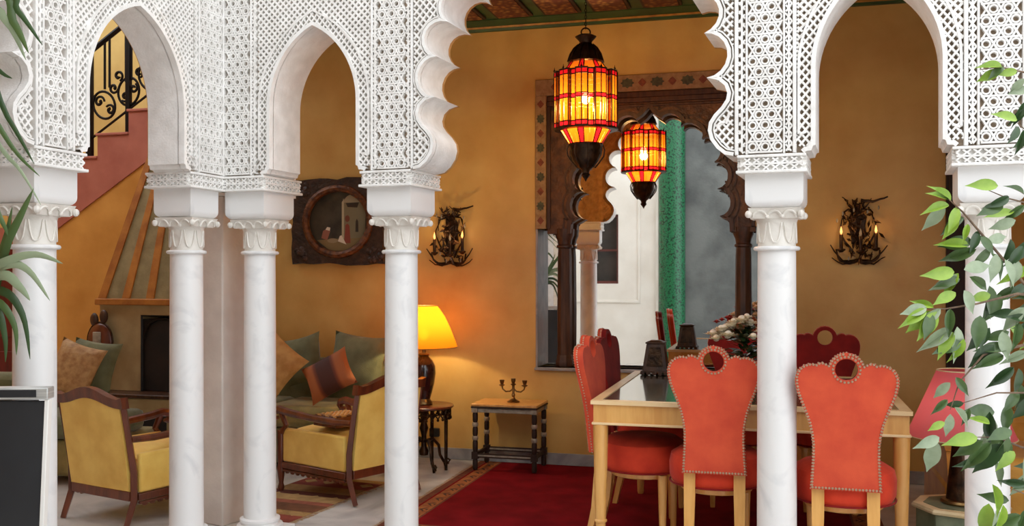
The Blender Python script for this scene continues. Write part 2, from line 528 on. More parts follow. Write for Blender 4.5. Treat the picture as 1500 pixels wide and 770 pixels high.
# red door under the stairs, seen left of the first column
dr = MB(); dr.box(-4.86, -4.25, -0.05, -0.014, 0, 1.62)
d1 = dr.build('door_1', M['red_door'], loc=WB.o, rz=WB.rz, bevel=0.006)
tag(d1, 'dark red wooden door left of the first column', kind='structure')
for z0, z1 in ((0.15, 0.72), (0.84, 1.5)):
    p = MB(); p.box(-4.77, -4.34, -0.062, -0.051, z0, z1); p.build('door_panel', M['red_door'], d1, bevel=0.006)

# ---------------------------------------------------------------- ceilings
def slab(name, poly, z0, z1, m, label):
    b = MB(); b.prismz(poly, z0, z1)
    return tag(b.build(name, m, smooth=False), label, kind='structure')
w2 = lambda fr, a, n: tuple(fr.w(a, n))[:2]
ceil = slab('ceiling', [w2(RW, 0.05, 0.30), w2(RW, 4.75, 0.30), w2(WB, AR + 0.1, 0.1), w2(WB, AL + 0.02, 0.1)], 3.2, 3.35, M['green_paint'],
            'dark green painted ceiling with floral panels')
slab('ceiling_gallery', [w2(RW, 0.05, 0.30), w2(RW, -0.55, 0.55), (-4.6, 5.9), (-6.5, 6.2), (-6.5, 1.7), w2(LW, -3.4, 0.28)], 4.2, 4.35, M['ochre_deep'], 'unseen ceiling of the left gallery, cut back to let daylight in')  # left open over the stairs, a gap added to brighten the left room
hd = MB(); p0 = RW.w(0.05, 0.3); p1 = WB.w(AL, 0.1)
dv = (p1 - p0).normalized(); nv = Vector((-dv.y, dv.x, 0)) * 0.06
hd.prismz([tuple((p0 + nv))[:2], tuple((p0 - nv))[:2], tuple((p1 - nv))[:2], tuple((p1 + nv))[:2]], 3.36, 4.19)
tag(hd.build('wall_header', M['ochre_deep'], smooth=False), 'plain wall above the salon ceiling edge', kind='structure')
# painted panels and cornice
i = 0
for k in range(-5, 10):
    a = -0.39 + 0.345 * k
    p = MB(); p.box(a, a + 0.265, -0.92, -0.235, 3.182, 3.2)
    q = p.build('ceiling_panel', M['dark_line'], ceil, loc=WB.o, rz=WB.rz, bevel=0.004)
    p = MB(); p.box(a + 0.022, a + 0.243, -0.898, -0.257, 3.176, 3.184)
    p.build('painted_field', M['floral_panel'], q)
    p = MB(); p.box(a, a + 0.265, -1.75, -1.06, 3.182, 3.2)
    q = p.build('ceiling_panel', M['dark_line'], ceil, loc=WB.o, rz=WB.rz, bevel=0.004)
    p = MB(); p.box(a + 0.022, a + 0.243, -1.728, -1.082, 3.176, 3.184)
    p.build('painted_field', M['floral_panel'], q)
def cornice(prof, name, m, parent=None):
    b = MB(); b.M = Matrix(((0, 1, 0, 0), (1, 0, 0, 0), (0, 0, 1, 0), (0, 0, 0, 1)))
    b.prism(prof, AL, AR - 0.001)
    b.f = [tuple(reversed(f)) for f in b.f]
    return b.build(name, m, parent, loc=WB.o if parent is None else None, rz=WB.rz if parent is None else None, smooth=False)
co = cornice([(0, 3.152), (-0.03, 3.152), (-0.045, 3.166), (-0.045, 3.176), (-0.17, 3.194), (-0.17, 3.199), (0, 3.199)], 'trim_2', M['green_paint'])
tag(co, 'green and gold cornice along the top of the ochre wall', kind='structure')
cornice([(-0.046, 3.166), (-0.054, 3.168), (-0.062, 3.176), (-0.06, 3.1785), (-0.046, 3.1765)], 'gold_fillet', M['gold_paint'], co)

# ================================================================ THE CARVED ARCADE
def arch_pts(c, hw, zs, za, n=14):
    R = ((za - zs) ** 2 + hw * hw) / (2 * hw)
    am = math.asin(min(1, (za - zs) / R))
    L = [(c - hw + R - R * math.cos(am * i / n), zs + R * math.sin(am * i / n)) for i in range(n + 1)]
    return L + [(2 * c - x, z) for x, z in reversed(L[:-1])]

def lobe(p, q, sag, n=9):
    p = Vector((p[0], p[1])); q = Vector((q[0], q[1]))
    d = q - p; nn = Vector((-d.y, d.x)).normalized()
    if nn.x * 1.0 + nn.y * 0.6 < 0: nn = -nn
    mid = (p + q) / 2
    return [tuple(mid - d / 2 * math.cos(PI * i / n) + nn * sag * math.sin(PI * i / n)) for i in range(1, n + 1)]

def lobed_half():
    """(distance from the arch axis, z) from the springing up to the apex"""
    pts = [(0.752, 1.877), (0.715, 1.885), (0.682, 1.912), (0.655, 1.95), (0.645, 1.99), (0.650, 2.025), (0.672, 2.058), (0.702, 2.088), (0.722, 2.118), (0.727, 2.145), (0.716, 2.178), (0.688, 2.203), (0.640, 2.216)]
    cus = [(0.640, 2.216), (0.630, 2.407), (0.573, 2.566), (0.462, 2.705), (0.31, 2.82), (0.135, 2.895)]
    for i in range(len(cus) - 1):
        pts += lobe(cus[i], cus[i + 1], 0.093 if i < 2 else 0.088)
    pts += lobe(cus[-1], (0.0, 2.99), 0.05)
    return pts

LH = lobed_half()
def lobed_pts(c):
    return [(c - x, z) for x, z in LH] + [(c + x, z) for x, z in reversed(LH[:-1])]

def corbelled(arch, zb=1.905, foot=0.046):
    """pointed arch with the little stepped corbel at both feet"""
    (x0, _), (x1, _) = arch[0], arch[-1]
    return [(x0 - foot, 1.877), (x0 - foot * 0.8, 1.885), (x0 - 0.016, 1.887), (x0 - 0.010, zb), (x0, zb + 0.004)] + arch + \
           [(x1, zb + 0.004), (x1 + 0.010, zb), (x1 + 0.016, 1.887), (x1 + foot * 0.8, 1.885), (x1 + foot, 1.877)]

def pdist(P, poly):
    """distance of points P (n,2) to a polyline"""
    P = np.asarray(P); d = np.full(len(P), 9.0)
    for (x0, z0), (x1, z1) in zip(poly[:-1], poly[1:]):
        a = np.array([x0, z0]); v = np.array([x1 - x0, z1 - z0]); l = max((v * v).sum(), 1e-12)
        t = np.clip(((P - a) @ v) / l, 0, 1)
        d = np.minimum(d, np.hypot(*(P - a - t[:, None] * v).T))
    return d

def inside_opening(P, poly):
    """is the point inside the arch opening (poly closed at its foot)"""
    P = np.asarray(P); n = len(poly); r = np.zeros(len(P), bool)
    pl = list(poly)
    for i in range(n):
        x0, z0 = pl[i]; x1, z1 = pl[(i + 1) % n]
        c = (z0 > P[:, 1]) != (z1 > P[:, 1])
        xs = x0 + (P[:, 1] - z0) * (x1 - x0) / ((z1 - z0) if abs(z1 - z0) > 1e-12 else 1e-12)
        r ^= c & (P[:, 0] < xs)
    return r

def bars(b, box, test, ang, sp, w, y0, y1, off=0.0):
    """parallel bars at an angle inside box where test() holds"""
    x0, x1, z0, z1 = box
    d = np.array([math.cos(ang), math.sin(ang)]); nn = np.array([-d[1], d[0]])
    c = np.array([(x0 + x1) / 2, (z0 + z1) / 2]); R = math.hypot(x1 - x0, z1 - z0) / 2
    k0 = math.floor((nn @ -np.array([0, 0]) - R - nn @ c) / sp) if False else 0
    base = nn @ c
    kmin = math.ceil((base - R - off) / sp); kmax = math.floor((base + R - off) / sp)
    ts = np.arange(-R, R, 0.006)
    for k in range(kmin, kmax + 1):
        o = nn * (k * sp + off) + d * (d @ c)
        P = o + ts[:, None] * d
        m = (P[:, 0] >= x0) & (P[:, 0] <= x1) & (P[:, 1] >= z0) & (P[:, 1] <= z1)
        if test is not None and m.any():
            m[m] &= test(P[m])
        i = 0
        while i < len(m):
            if m[i]:
                j = i
                while j + 1 < len(m) and m[j + 1]: j += 1
                if j > i:
                    p, q = P[i], P[j]
                    e = nn * w / 2
                    v = [(p - e), (q - e), (q + e), (p + e)]
                    b.add([(t[0], y0, t[1]) for t in v] + [(t[0], y1, t[1]) for t in v],
                          [(0, 1, 2, 3), (0, 4, 5, 1), (1, 5, 6, 2), (2, 6, 7, 3), (3, 7, 4, 0)])
                i = j
            i += 1

def ring(b, x, z, r0, r1, y0, y1, n=10):
    vs, fs = [], []
    for k in range(n):
        a = 2 * PI * k / n
        c, s = math.cos(a), math.sin(a)
        vs += [(x + r1 * c, y0, z + r1 * s), (x + r0 * c, y0, z + r0 * s), (x + r1 * c, y1, z + r1 * s), (x + r0 * c, y1, z + r0 * s)]
    for k in range(n):
        i, j = 4 * k, 4 * ((k + 1) % n)
        fs += [(i, i + 1, j + 1, j), (i, j, j + 2, i + 2), (i + 1, i + 3, j + 3, j + 1)]
    b.add(vs, [tuple(reversed(f)) for f in fs])

def ring_panel(b, x0, x1, z0, z1, y0, y1, s=0.052):
    cx = (x0 + x1) / 2; h = s * math.sqrt(3) / 2
    box = (x0, x1, z0, z1)
    row = 0; z = z0 + 0.026
    ex = y0 - 0.0006 if y0 < y1 else y0 + 0.0006
    bars(b, box, None, 0.0, h, 0.0078, y0, y1, off=(z + h / 2) % h)
    for sg in (1, -1):
        d = math.radians(60) * sg
        nx, nz = -math.sin(d), math.cos(d)
        off = (nx * cx + nz * z + h / 2) % h   # bars between the rings
        bars(b, box, None, d, h, 0.0078, y0 + 0.0008 * sg, y1, off=off)
    while z < z1 - 0.015:
        k = -4
        while k <= 4:
            x = cx + (k + (0.5 if row % 2 else 0)) * s
            if x0 + 0.012 < x < x1 - 0.012:
                ring(b, x, z, 0.0112, 0.0180, ex, y1, 12)
            k += 1
        z += h; row += 1

def cross_band(b, x0, x1, z0, z1, y0, y1, vertical=True, sp=0.036, w=0.0072):
    box = (x0, x1, z0, z1)
    a = math.radians(52 if vertical else 38)
    bars(b, box, None, a, sp * 0.62, w, y0, y1); bars(b, box, None, -a, sp * 0.62, w, y0 + 0.0007, y1)
    if vertical:
        bars(b, box, None, PI / 2, 9.0, w * 1.1, y0 - 0.0005, y1, off=-((x0 + x1) / 2) % 9.0)
    else:
        bars(b, box, None, 0.0, 9.0, w * 1.1, y0 - 0.0005, y1, off=((z0 + z1) / 2) % 9.0)

def offset_line(poly, w, sgn):
    out = []
    n = len(poly)
    for i in range(n):
        a = Vector(poly[max(i - 1, 0)]); p = Vector(poly[i]); c = Vector(poly[min(i + 1, n - 1)])
        n1 = (p - a); n2 = (c - p)
        n1 = n1.normalized() if n1.length > 1e-9 else n2.normalized(); n2 = n2.normalized() if n2.length > 1e-9 else n1
        m1 = Vector((-n1.y, n1.x)); m2 = Vector((-n2.y, n2.x))
        m = (m1 + m2)
        m = m.normalized() if m.length > 0.2 else m1
        k = min(1.6, 1.0 / max(0.35, m.dot(m1)))
        out.append(tuple(p + m * w * sgn * k))
    return out

def band(b, pa, pb, y0, y1):
    """flat moulding between two outlines"""
    n = len(pa)
    vs = [(p[0], y0, p[1]) for p in pa] + [(p[0], y0, p[1]) for p in pb] + [(p[0], y1, p[1]) for p in pa] + [(p[0], y1, p[1]) for p in pb]
    fs = []
    for i in range(n - 1):
        fs += [(i, n + i, n + i + 1, i + 1), (i, i + 1, 2 * n + i + 1, 2 * n + i), (n + i, 3 * n + i, 3 * n + i + 1, n + i + 1)]
    b.add(vs, fs)

ZC = 3.05      # carving goes up to here
ZTOP = 4.3

def wing(name, fr, outline, pillars, pointed, lobed, label, ends, back=False, TH=0.25):
    x0, x1 = ends
    body = MB(); body.prism(outline + [(x1, ZTOP), (x0, ZTOP)], 0.0, TH - 0.003)
    w = body.build(name, M['plaster'], loc=fr.o, rz=fr.rz, smooth=True, ang=50)
    tag(w, label, kind='structure')
    bk = MB(); bk.prism(outline + [(x1, ZTOP), (x0, ZTOP)], TH - 0.0029, TH)
    bk.build('interior_facing', M['warmlit_carved'], w, ang=50)
    Y0, Y1 = -RELIEF, 0.004
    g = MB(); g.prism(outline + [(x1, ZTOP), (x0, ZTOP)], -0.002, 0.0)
    g.build('shaded_ground', M['carve_shade'], w, smooth=False)  # recess shade painted as a tan sheet behind the carving
    # arch mouldings and bands
    allarch = pointed + lobed
    for A in pointed:
        m = MB()
        band(m, A, offset_line(A, 0.018, 1), Y0 - 0.006, Y1)
        o1 = offset_line(A[3:-3], 0.062, 1); o2 = offset_line(A[3:-3], 0.072, 1)
        band(m, o1, o2, Y0 - 0.002, Y1)
        m.build('arch_moulding', M['plaster'], w, ang=50)
        lat = MB()
        xs = [p[0] for p in A]; box = (min(xs) - 0.08, max(xs) + 0.08, 1.905, 2.8)
        def tst(P, A=A):
            d = pdist(P, A); return (d > 0.014) & (d < 0.066) & ~inside_opening(P, A)
        bars(lat, box, tst, math.radians(50), 0.0235, 0.008, Y0, Y1); bars(lat, box, tst, -math.radians(50), 0.0235, 0.008, Y0 + 0.0007, Y1)
        o = lat.build('carved_arch_band', M['plaster'], w, smooth=False, kind='stuff')
    for A in lobed:
        m = MB()
        band(m, A, offset_line(A, 0.015, 1), Y0 - 0.006, Y1)
        m.build('arch_moulding', M['plaster'], w, ang=50)
        m = MB()
        band(m, offset_line(A, 0.021, 1), offset_line(A, 0.027, 1), Y0, Y1)
        m.build('arch_moulding', M['plaster'], w, ang=50)
        lat = MB()
        xs = [p[0] for p in A]; c = (min(xs) + max(xs)) / 2; hw = (max(xs) - min(xs)) / 2
        box = (c - hw, c + hw, 1.885, ZC)
        def tst(P, A=A):
            return (pdist(P, A) > 0.026) & ~inside_opening(P, A)
        for sg in (1, -1):
            bars(lat, box, tst, sg * math.radians(48), 0.0255, 0.0085, Y0 + (0.0007 if sg > 0 else 0), Y1)
        lat.build('carved_spandrel', M['plaster'], w, smooth=False, kind='stuff')
        for sg in (-1, 1):       # little scroll over each springing
            s = MB(); pts = []
            for k in range(15):
                t = k / 14; a = PI * 0.2 + t * 3.6
                r = 0.026 * (1 - 0.72 * t)
                pts.append((c + sg * (0.70 + r * math.cos(a)), Y0 + 0.002, 2.0 + r * math.sin(a)))
            pts = [(c + sg * 0.735, Y0 + 0.002, 2.062)] + pts
            s.tube(pts, 0.006, 6); s.build('scroll', M['plaster'], w)
        if back:
            lat = MB()
            for sg in (1, -1):
                bars(lat, box, tst, sg * math.radians(48), 0.0255, 0.0085, TH + 0.016, TH)
            lat.f = [tuple(reversed(f)) for f in lat.f]
            lat.build('carved_spandrel', M['warmlit_carved'], w, smooth=False, kind='stuff')
            m = MB(); band(m, A, offset_line(A, 0.02, 1), TH, TH + 0.02); m.build('arch_moulding', M['warmlit_carved'], w, ang=50)
    # spandrels of the pointed arches
    for A in pointed:
        lat = MB()
        xs = [p[0] for p in A[4:-4]]
        lo_ = max([p[1] for p in pillars if p[1] < min(xs) + .05] or [min(xs) - .012]); hi_ = min([p[0] for p in pillars if p[0] > max(xs) - .05] or [max(xs) + .012])
        box = (lo_, hi_, 1.91, ZC)
        def tst(P, A=A):
            return (pdist(P, A) > 0.07) & ~inside_opening(P, A)
        for sg in (1, -1):
            bars(lat, box, tst, sg * math.radians(45), 0.0235, 0.010, Y0 + 0.006 + (0.0007 if sg > 0 else 0), Y1)
        lat.build('carved_spandrel', M['plaster'], w, smooth=False, kind='stuff')
    # pillar panels
    for a0, a1, lay in pillars:
        x = a0
        for kind, wd in lay:
            wd = wd * (a1 - a0)
            if kind == 'flat':
                f = MB(); f.box(x, x + wd, Y0 - 0.004, Y1, 1.880, ZC); f.build('panel_border', M['plaster'], w, bevel=0.003)
            elif kind == 'ring':
                f = MB(); ring_panel(f, x, x + wd, 1.886, ZC, Y0, Y1); f.build('carved_star_panel', M['plaster'], w, smooth=False, kind='stuff')
                if back:
                    f = MB(); ring_panel(f, x, x + wd, 1.886, ZC, TH + 0.014, TH); f.f = [tuple(reversed(q)) for q in f.f]
                    f.build('carved_star_panel', M['warmlit_carved'], w, smooth=False, kind='stuff')
            elif kind == 'band':
                f = MB(); cross_band(f, x, x + wd, 1.886, ZC, Y0, Y1); f.build('carved_band', M['plaster'], w, smooth=False, kind='stuff')
            x += wd
    return w

def strip_block(w, a0, a1, TH=0.315):
    """carved moulding under a pillar, wrapping round it"""
    s = MB(); s.box(a0, a1, -RELIEF + 0.012, TH - 0.004, 1.803, 1.8765); s.build('moulding_core', M['plaster'], w)
    s = MB(); s.box(a0 - 0.016, a1 + 0.016, -RELIEF - 0.010, TH + 0.010, 1.800, 1.813); s.box(a0 - 0.012, a1 + 0.012, -RELIEF - 0.006, TH + 0.006, 1.866, 1.8785)
    s.build('moulding_lip', M['plaster'], w, bevel=0.003)
    s = MB()
    cross_band(s, a0, a1, 1.813, 1.866, -RELIEF - 0.003, -RELIEF + 0.013, vertical=False, sp=0.038)
    for xs, dr in ((a0, 1), (a1, -1)):
        s.M = Matrix.Translation((xs, 0, 0)) @ Matrix.Rotation(-PI / 2 * dr, 4, 'Z')
        r = (-TH + 0.004, RELIEF - 0.012) if dr == 1 else (-RELIEF + 0.012, TH - 0.004)
        cross_band(s, r[0], r[1], 1.813, 1.866, -0.012, 0.001, vertical=False, sp=0.038)
    s.build('carved_frieze', M['plaster'], w, smooth=False, kind='stuff')

LAY = [('flat', .06), ('band', .12), ('flat', .035), ('ring', .57), ('flat', .035), ('band', .12), ('flat', .06)]
LAYC = [('ring', .42), ('flat', .05), ('band', .14), ('flat', .05), ('band', .19), ('flat', .15)]
A1 = corbelled(arch_pts(0.558, 0.248, 2.23, 2.615))
A2 = corbelled(arch_pts(3.194, 0.240, 2.23, 2.615))
A3 = corbelled(arch_pts(4.04, 0.248, 2.23, 2.615))
B1 = lobed_pts(1.869)
outR = [(0.0, 1.877)] + A1 + B1 + A2 + [(3.75, 1.877)] + A3[1:-5] + [(4.288, 0.0), (4.75, 0.0)]
wr = wing('wall_front', RW, outR, [(0.0, 0.232, [('band', .10), ('flat', .04), ('ring', .68), ('flat', .04), ('band', .14)]), (0.885, 1.112, [('flat', .05), ('band', .11), ('ring', .68), ('band', .11), ('flat', .05)]),
                                   (2.626, 2.878, LAY), (3.51, 3.772, LAY)], [A1, A2], [B1],
          'white carved plaster arcade with a scalloped arch before the dining room', (0.0, 4.75), back=True)
for a0, a1 in ((0.0, 0.262), (0.838, 1.09), (2.648, 2.905), (3.48, 3.752)):
    strip_block(wr, a0 + (0.02 if a0 == 0 else 0), a1)

A4 = corbelled(arch_pts(-0.70, 0.325, 2.16, 2.585))
B2 = lobed_pts(-2.085)
outL = [(-3.5, 0.0), (-2.85, 0.0)] + [(-2.837, 1.877)] + B2[1:] + A4 + [(0.0, 1.877)]
wl = wing('wall_side', LW, outL, [(-1.32, -1.105, LAY), (-0.285, 0.0, [('band', .12), ('flat', .04), ('ring', .70), ('flat', .04), ('band', .10)])], [A4], [B2],
          'white carved plaster arcade with a pointed arch before the staircase', (-3.5, 0.0), TH=0.175)
for a0, a1 in ((-1.318, -1.05), (-0.31, -0.02)):
    strip_block(wl, a0, a1, 0.225)

# corner pier behind the two corner columns
pr = MB(); pr.box(-0.112, 0.112, -0.112, 0.112, 0.0, 1.80)
pc = pr.build('corner_pier', M['pier'], loc=(-1.622, 5.43, 0), rz=math.radians(-28.3), bevel=0.008)
tag(pc, 'plain grey plastered pier standing between the two corner columns', 'pier', kind='structure')
ph = MB(); ph.box(-0.20, 0.12, 0.02, 0.50, 1.801, ZTOP)
tag(ph.build('corner_core', M['plaster'], loc=(CORNER[0], CORNER[1], 0), rz=RW.rz, smooth=False), 'plaster core where the two arcade wings meet', kind='structure')

# ---------------------------------------------------------------- marble columns
def column_meshes():
    d = {}
    b = MB(); b.box(-0.13, 0.13, -0.13, 0.13, 0.0, 0.035); d['plinth'] = b
    b = MB(); b.lathe([(0.118, 0.035), (0.122, 0.045), (0.118, 0.056), (0.10, 0.06), (0.098, 0.068), (0.104, 0.076), (0.104, 0.088), (0.09, 0.094)], 32); d['base'] = b
    b = MB(); b.lathe([(0.0845, 0.094), (0.0835, 0.6), (0.0825, 1.1), (0.0808, 1.478)], 40); d['shaft'] = b
    b = MB(); b.lathe([(0.083, 1.477), (0.094, 1.478), (0.0985, 1.4835), (0.0985, 1.4895), (0.094, 1.495), (0.083, 1.497)], 40); d['ring'] = b
    b = MB(); b.lathe([(0.080, 1.497), (0.0795, 1.54), (0.0805, 1.585), (0.088, 1.61), (0.094, 1.616)], 32)
    b.frustum(1.614, 1.659, 0.094, 0.094, 0.110, 0.110)
    for k in range(4):                       # carved leaf tips and scalloped hollows under the block
        a = PI / 2 * k
        old = b.M
        b.M = Matrix.Rotation(a, 4, 'Z')
        b.sphere((0.108, 0.108, 1.632), 0.015, 8, 6, (1, 1, 1.1))
        for c_ in (-0.062, 0.0, 0.062):
            b.tube([(c_ + 0.027 * math.cos(PI * t / 8), -0.101 - 0.007 * math.sin(PI * t / 8), 1.619 + 0.027 * math.sin(PI * t / 8)) for t in range(9)], 0.0055, 5)
        for c_ in (-0.031, 0.031):
            b.sphere((c_, -0.101, 1.622), 0.0105, 7, 5)
        b.M = old
    d['capital'] = b
    b = MB()
    for k in range(8):                       # U-shaped carved leaves on the neck
        a0 = PI / 4 * k
        pts = []
        for t in range(11):
            u = -1 + 2 * t / 10
            z = 1.512 + 0.085 * abs(u) ** 3
            a = a0 + u * 0.33
            pts.append((0.0825 * math.cos(a), 0.0825 * math.sin(a), z))
        b.tube(pts, 0.0042, 5)
    d['carved_leaf'] = b
    b = MB()                                  # block with rounded lower corners
    hw, r, z0, z1 = 0.119, 0.034, 1.659, 1.800
    def section(ins, z):
        return [(sx * (hw - ins), sy * (hw + 0.018 - ins), z) for sx, sy in ((-1, -1), (1, -1), (1, 1), (-1, 1))]
    rows = [section(r, z0)] + [section(r * (1 - math.sin(t * PI / 10)), z0 + r * (1 - math.cos(t * PI / 10))) for t in range(1, 6)] + [section(0, z1)]
    vs = [v for s in rows for v in s]
    fs = [(3, 2, 1, 0)]
    for i in range(len(rows) - 1):
        for k in range(4):
            l = (k + 1) % 4
            fs.append((4 * i + k, 4 * i + l, 4 * i + 4 + l, 4 * i + 4 + k))
    n = len(rows) - 1
    fs.append((4 * n, 4 * n + 1, 4 * n + 2, 4 * n + 3))
    b.add(vs, fs); d['abacus'] = b
    return {k: v.data(k, M['marble_aged' if k in ('capital', 'carved_leaf') else 'marble'], ang=32) for k, v in d.items()}

CM = column_meshes()
NOFF = 0.143
for fr, a, n, lab in (
        (LW, -1.165, 0.118, 'white marble column at the far left beside the palm leaves'),
        (LW, -0.150, 0.112, 'left white marble column of the corner pair, nearer the pink staircase'),
        (RW, 0.130, NOFF, 'right white marble column of the corner pair, left of the framed painting'),
        (RW, 0.966, NOFF, 'white marble column in front of the amber table lamp'),
        (RW, 2.784, NOFF, 'white marble column between the two front orange chairs'),
        (RW, 3.610, NOFF, 'white marble column at the right behind the ficus leaves')):
    c = thing('marble_column', lab, 'column', fr.w(a, n), fr.rz, 'marble columns of the arcade')
    for k, me in CM.items():
        inst(k, me, c, scale=(1, 0.78, 1) if (k == 'abacus' and fr is LW) else None)

# ---------------------------------------------------------------- courtyard behind the camera (seen in the mirror)
CT = Frame(WB.w(0, 0)[:2], WB.rz)
ND = 6.976                                            # mirror plane: n.p
nW = WB.y
def mpt(x, y, n0):
    """point seen at image (x, y) in the mirror, lying at signed distance n0 (along the wall normal, camera = 0)"""
    u = (x - 750) / F
    r = Vector((u, 1.0, 0)); D = (2 * ND - n0) / (r.dot(nW))
    V = Vector((u * D, D, EYE + (H0 - y) / F * D))
    return V - 2 * (V.dot(nW) - ND) * nW
N0 = -0.75
aof = lambda P: (P - WB.o).dot(WB.x)
n_loc = N0 - 7.084 * math.cos(math.radians(15.5))     # local y of that plane in the WB frame
aw0, aw1 = aof(mpt(1003, 400, N0)), aof(mpt(760, 400, N0))
aw0, aw1 = min(aw0, aw1), max(aw0, aw1)
YC = n_loc
cw = MB()
WA0, WA1, WZ0, WZ1 = -0.93, -0.50, 1.22, 2.28       # window opening
cw.box(-3.6, WA0, YC - 0.3, YC, 0, 3.9); cw.box(WA1, 0.14, YC - 0.3, YC, 0, 3.9)
cw.box(WA0, WA1, YC - 0.3, YC, 0, WZ0); cw.box(WA0, WA1, YC - 0.3, YC, WZ1, 3.9)
cwo = cw.build('wall_courtyard', M['wall_white'], loc=WB.o, rz=WB.rz, smooth=False)
tag(cwo, 'white courtyard wall reflected in the mirror', kind='structure')
f = MB()
for x0, x1, z0, z1 in ((-1.30, -1.26, 0.95, 2.9), (-0.20, -0.16, 0.95, 2.9), (-1.30, -0.16, 0.93, 0.97)):
    f.box(x0, x1, YC, YC + 0.02, z0, z1)
f.build('panel_moulding', M['wall_white'], cwo, bevel=0.005)
wn1 = MB(); wn1.box(WA0, WA1, YC - 0.2, YC - 0.19, WZ0, WZ1)
w1 = wn1.build('window_1', M['glass'], loc=WB.o, rz=WB.rz, smooth=False)
tag(w1, 'dark window with a red-brown frame reflected in the mirror', kind='structure')
f = MB()
for x0, x1, z0, z1 in ((WA0, WA0 + 0.04, WZ0, WZ1), (WA1 - 0.04, WA1, WZ0, WZ1), (WA0 + 0.04, WA1 - 0.04, WZ0, WZ0 + 0.04), (WA0 + 0.04, WA1 - 0.04, WZ1 - 0.04, WZ1)):
    f.box(x0, x1, YC - 0.18, YC - 0.10, z0, z1)
f.build('window_frame', M['oxblood'], w1)
f = MB(); f.box(WA0 + 0.04, WA1 - 0.04, YC - 0.185, YC - 0.17, 1.72, 1.75); f.build('window_bar', M['oxblood'], w1)
# green tiled pillar
gp = thing('tiled_pillar', 'pillar clad in glossy green tiles reflected in the mirror', 'pillar', WB.w(0.315, YC + 0.02), WB.rz)
b = MB(); b.lathe([(0.20, 0.0), (0.20, 3.9)], 20); b.build('tiled_shaft', M['zellige'], gp)
b = MB(); b.box(-0.235, -0.195, 0.0, 0.05, 0, 3.9); b.build('white_edging', M['wall_white'], gp)
ds = MB(); ds.box(0.5, 3.4, YC - 0.3, YC - 0.02, 0, 3.9)
tag(ds.build('wall_slate', M['slate'], loc=WB.o, rz=WB.rz, smooth=False), 'dark mottled grey wall reflected in the mirror', kind='structure')

# ================================================================ MIRROR WITH ITS CARVED PORTAL
mr = thing('portal_mirror', 'large wall mirror framed by a carved dark wood scalloped portal', 'mirror', WB.o, WB.rz)
b = MB(); b.box(NA0, NA1, NDEP, NDEP + 0.015, NZ0, NZ1); b.build('mirror_glass', M['mirror'], mr, smooth=False, label='silvered mirror glass')
for x0, x1 in ((NA0 - 0.004, NA0 + 0.012), (NA1 - 0.012, NA1 + 0.004)):
    b = MB(); b.box(x0, x1, -0.012, NDEP, NZ0, 1.70); b.build('niche_jamb', M['baseboard'], mr, bevel=0.003)
b = MB(); b.box(NA0 - 0.01, NA1 + 0.01, -0.03, NDEP, NZ0 - 0.022, NZ0); b.build('sill', M['baseboard'], mr, bevel=0.004)
# spandrel board with scalloped opening
pc_, hw_ = 0.995, 0.56
def mir_lobes():
    half = [(hw_, 1.665), (hw_ - 0.005, 1.74)]
    cus = [(hw_ - 0.07, 1.775), (hw_ - 0.085, 1.965), (hw_ - 0.105, 2.15), (hw_ - 0.19, 2.315), (hw_ - 0.335, 2.405), (hw_ - 0.47, 2.465)]
    half += [cus[0]]
    for i in range(len(cus) - 1): half += lobe(cus[i], cus[i + 1], 0.082 if i < 3 else 0.06, 8)
    half += [(0.04, 2.50), (0.0, 2.545)]
    return [(pc_ - x, z) for x, z in half] + [(pc_ + x, z) for x, z in reversed(half[:-1])]
ML = mir_lobes()
PA0, PA1 = NA0 + 0.075, NA1 - 0.075
b = MB(); b.prism([(PA0, 1.665)] + ML + [(PA1, 1.665), (PA1, 2.66), (PA0, 2.66)], 0.02, 0.085)
b.build('spandrel', M['wood_portal'], mr, ang=50)
b = MB(); band(b, ML, offset_line(ML, 0.028, 1), 0.004, 0.03); b.build('arch_moulding', M['wood_dark'], mr, ang=50)
b = MB(); band(b, offset_line(ML, 0.05, 1), offset_line(ML, 0.062, 1), 0.010, 0.03); b.build('arch_bead', M['wood_dark'], mr, ang=50)
# cornice boards above, inside the painted border
b = MB(); b.box(PA0, PA1, -0.012, 0.085, 2.585, 2.62); b.box(PA0, PA1, -0.002, 0.085, 2.62, 2.66); b.box(PA0, PA1, 0.006, 0.085, 2.555, 2.575)
b.build('lintel', M['wood_dark'], mr, bevel=0.005)
for x0, x1 in ((PA0, PA0 + 0.028), (PA1 - 0.028, PA1)):
    b = MB(); b.box(x0, x1, -0.004, 0.02, 1.70, 2.585); b.build('pilaster_strip', M['wood_dark'], mr, bevel=0.004)
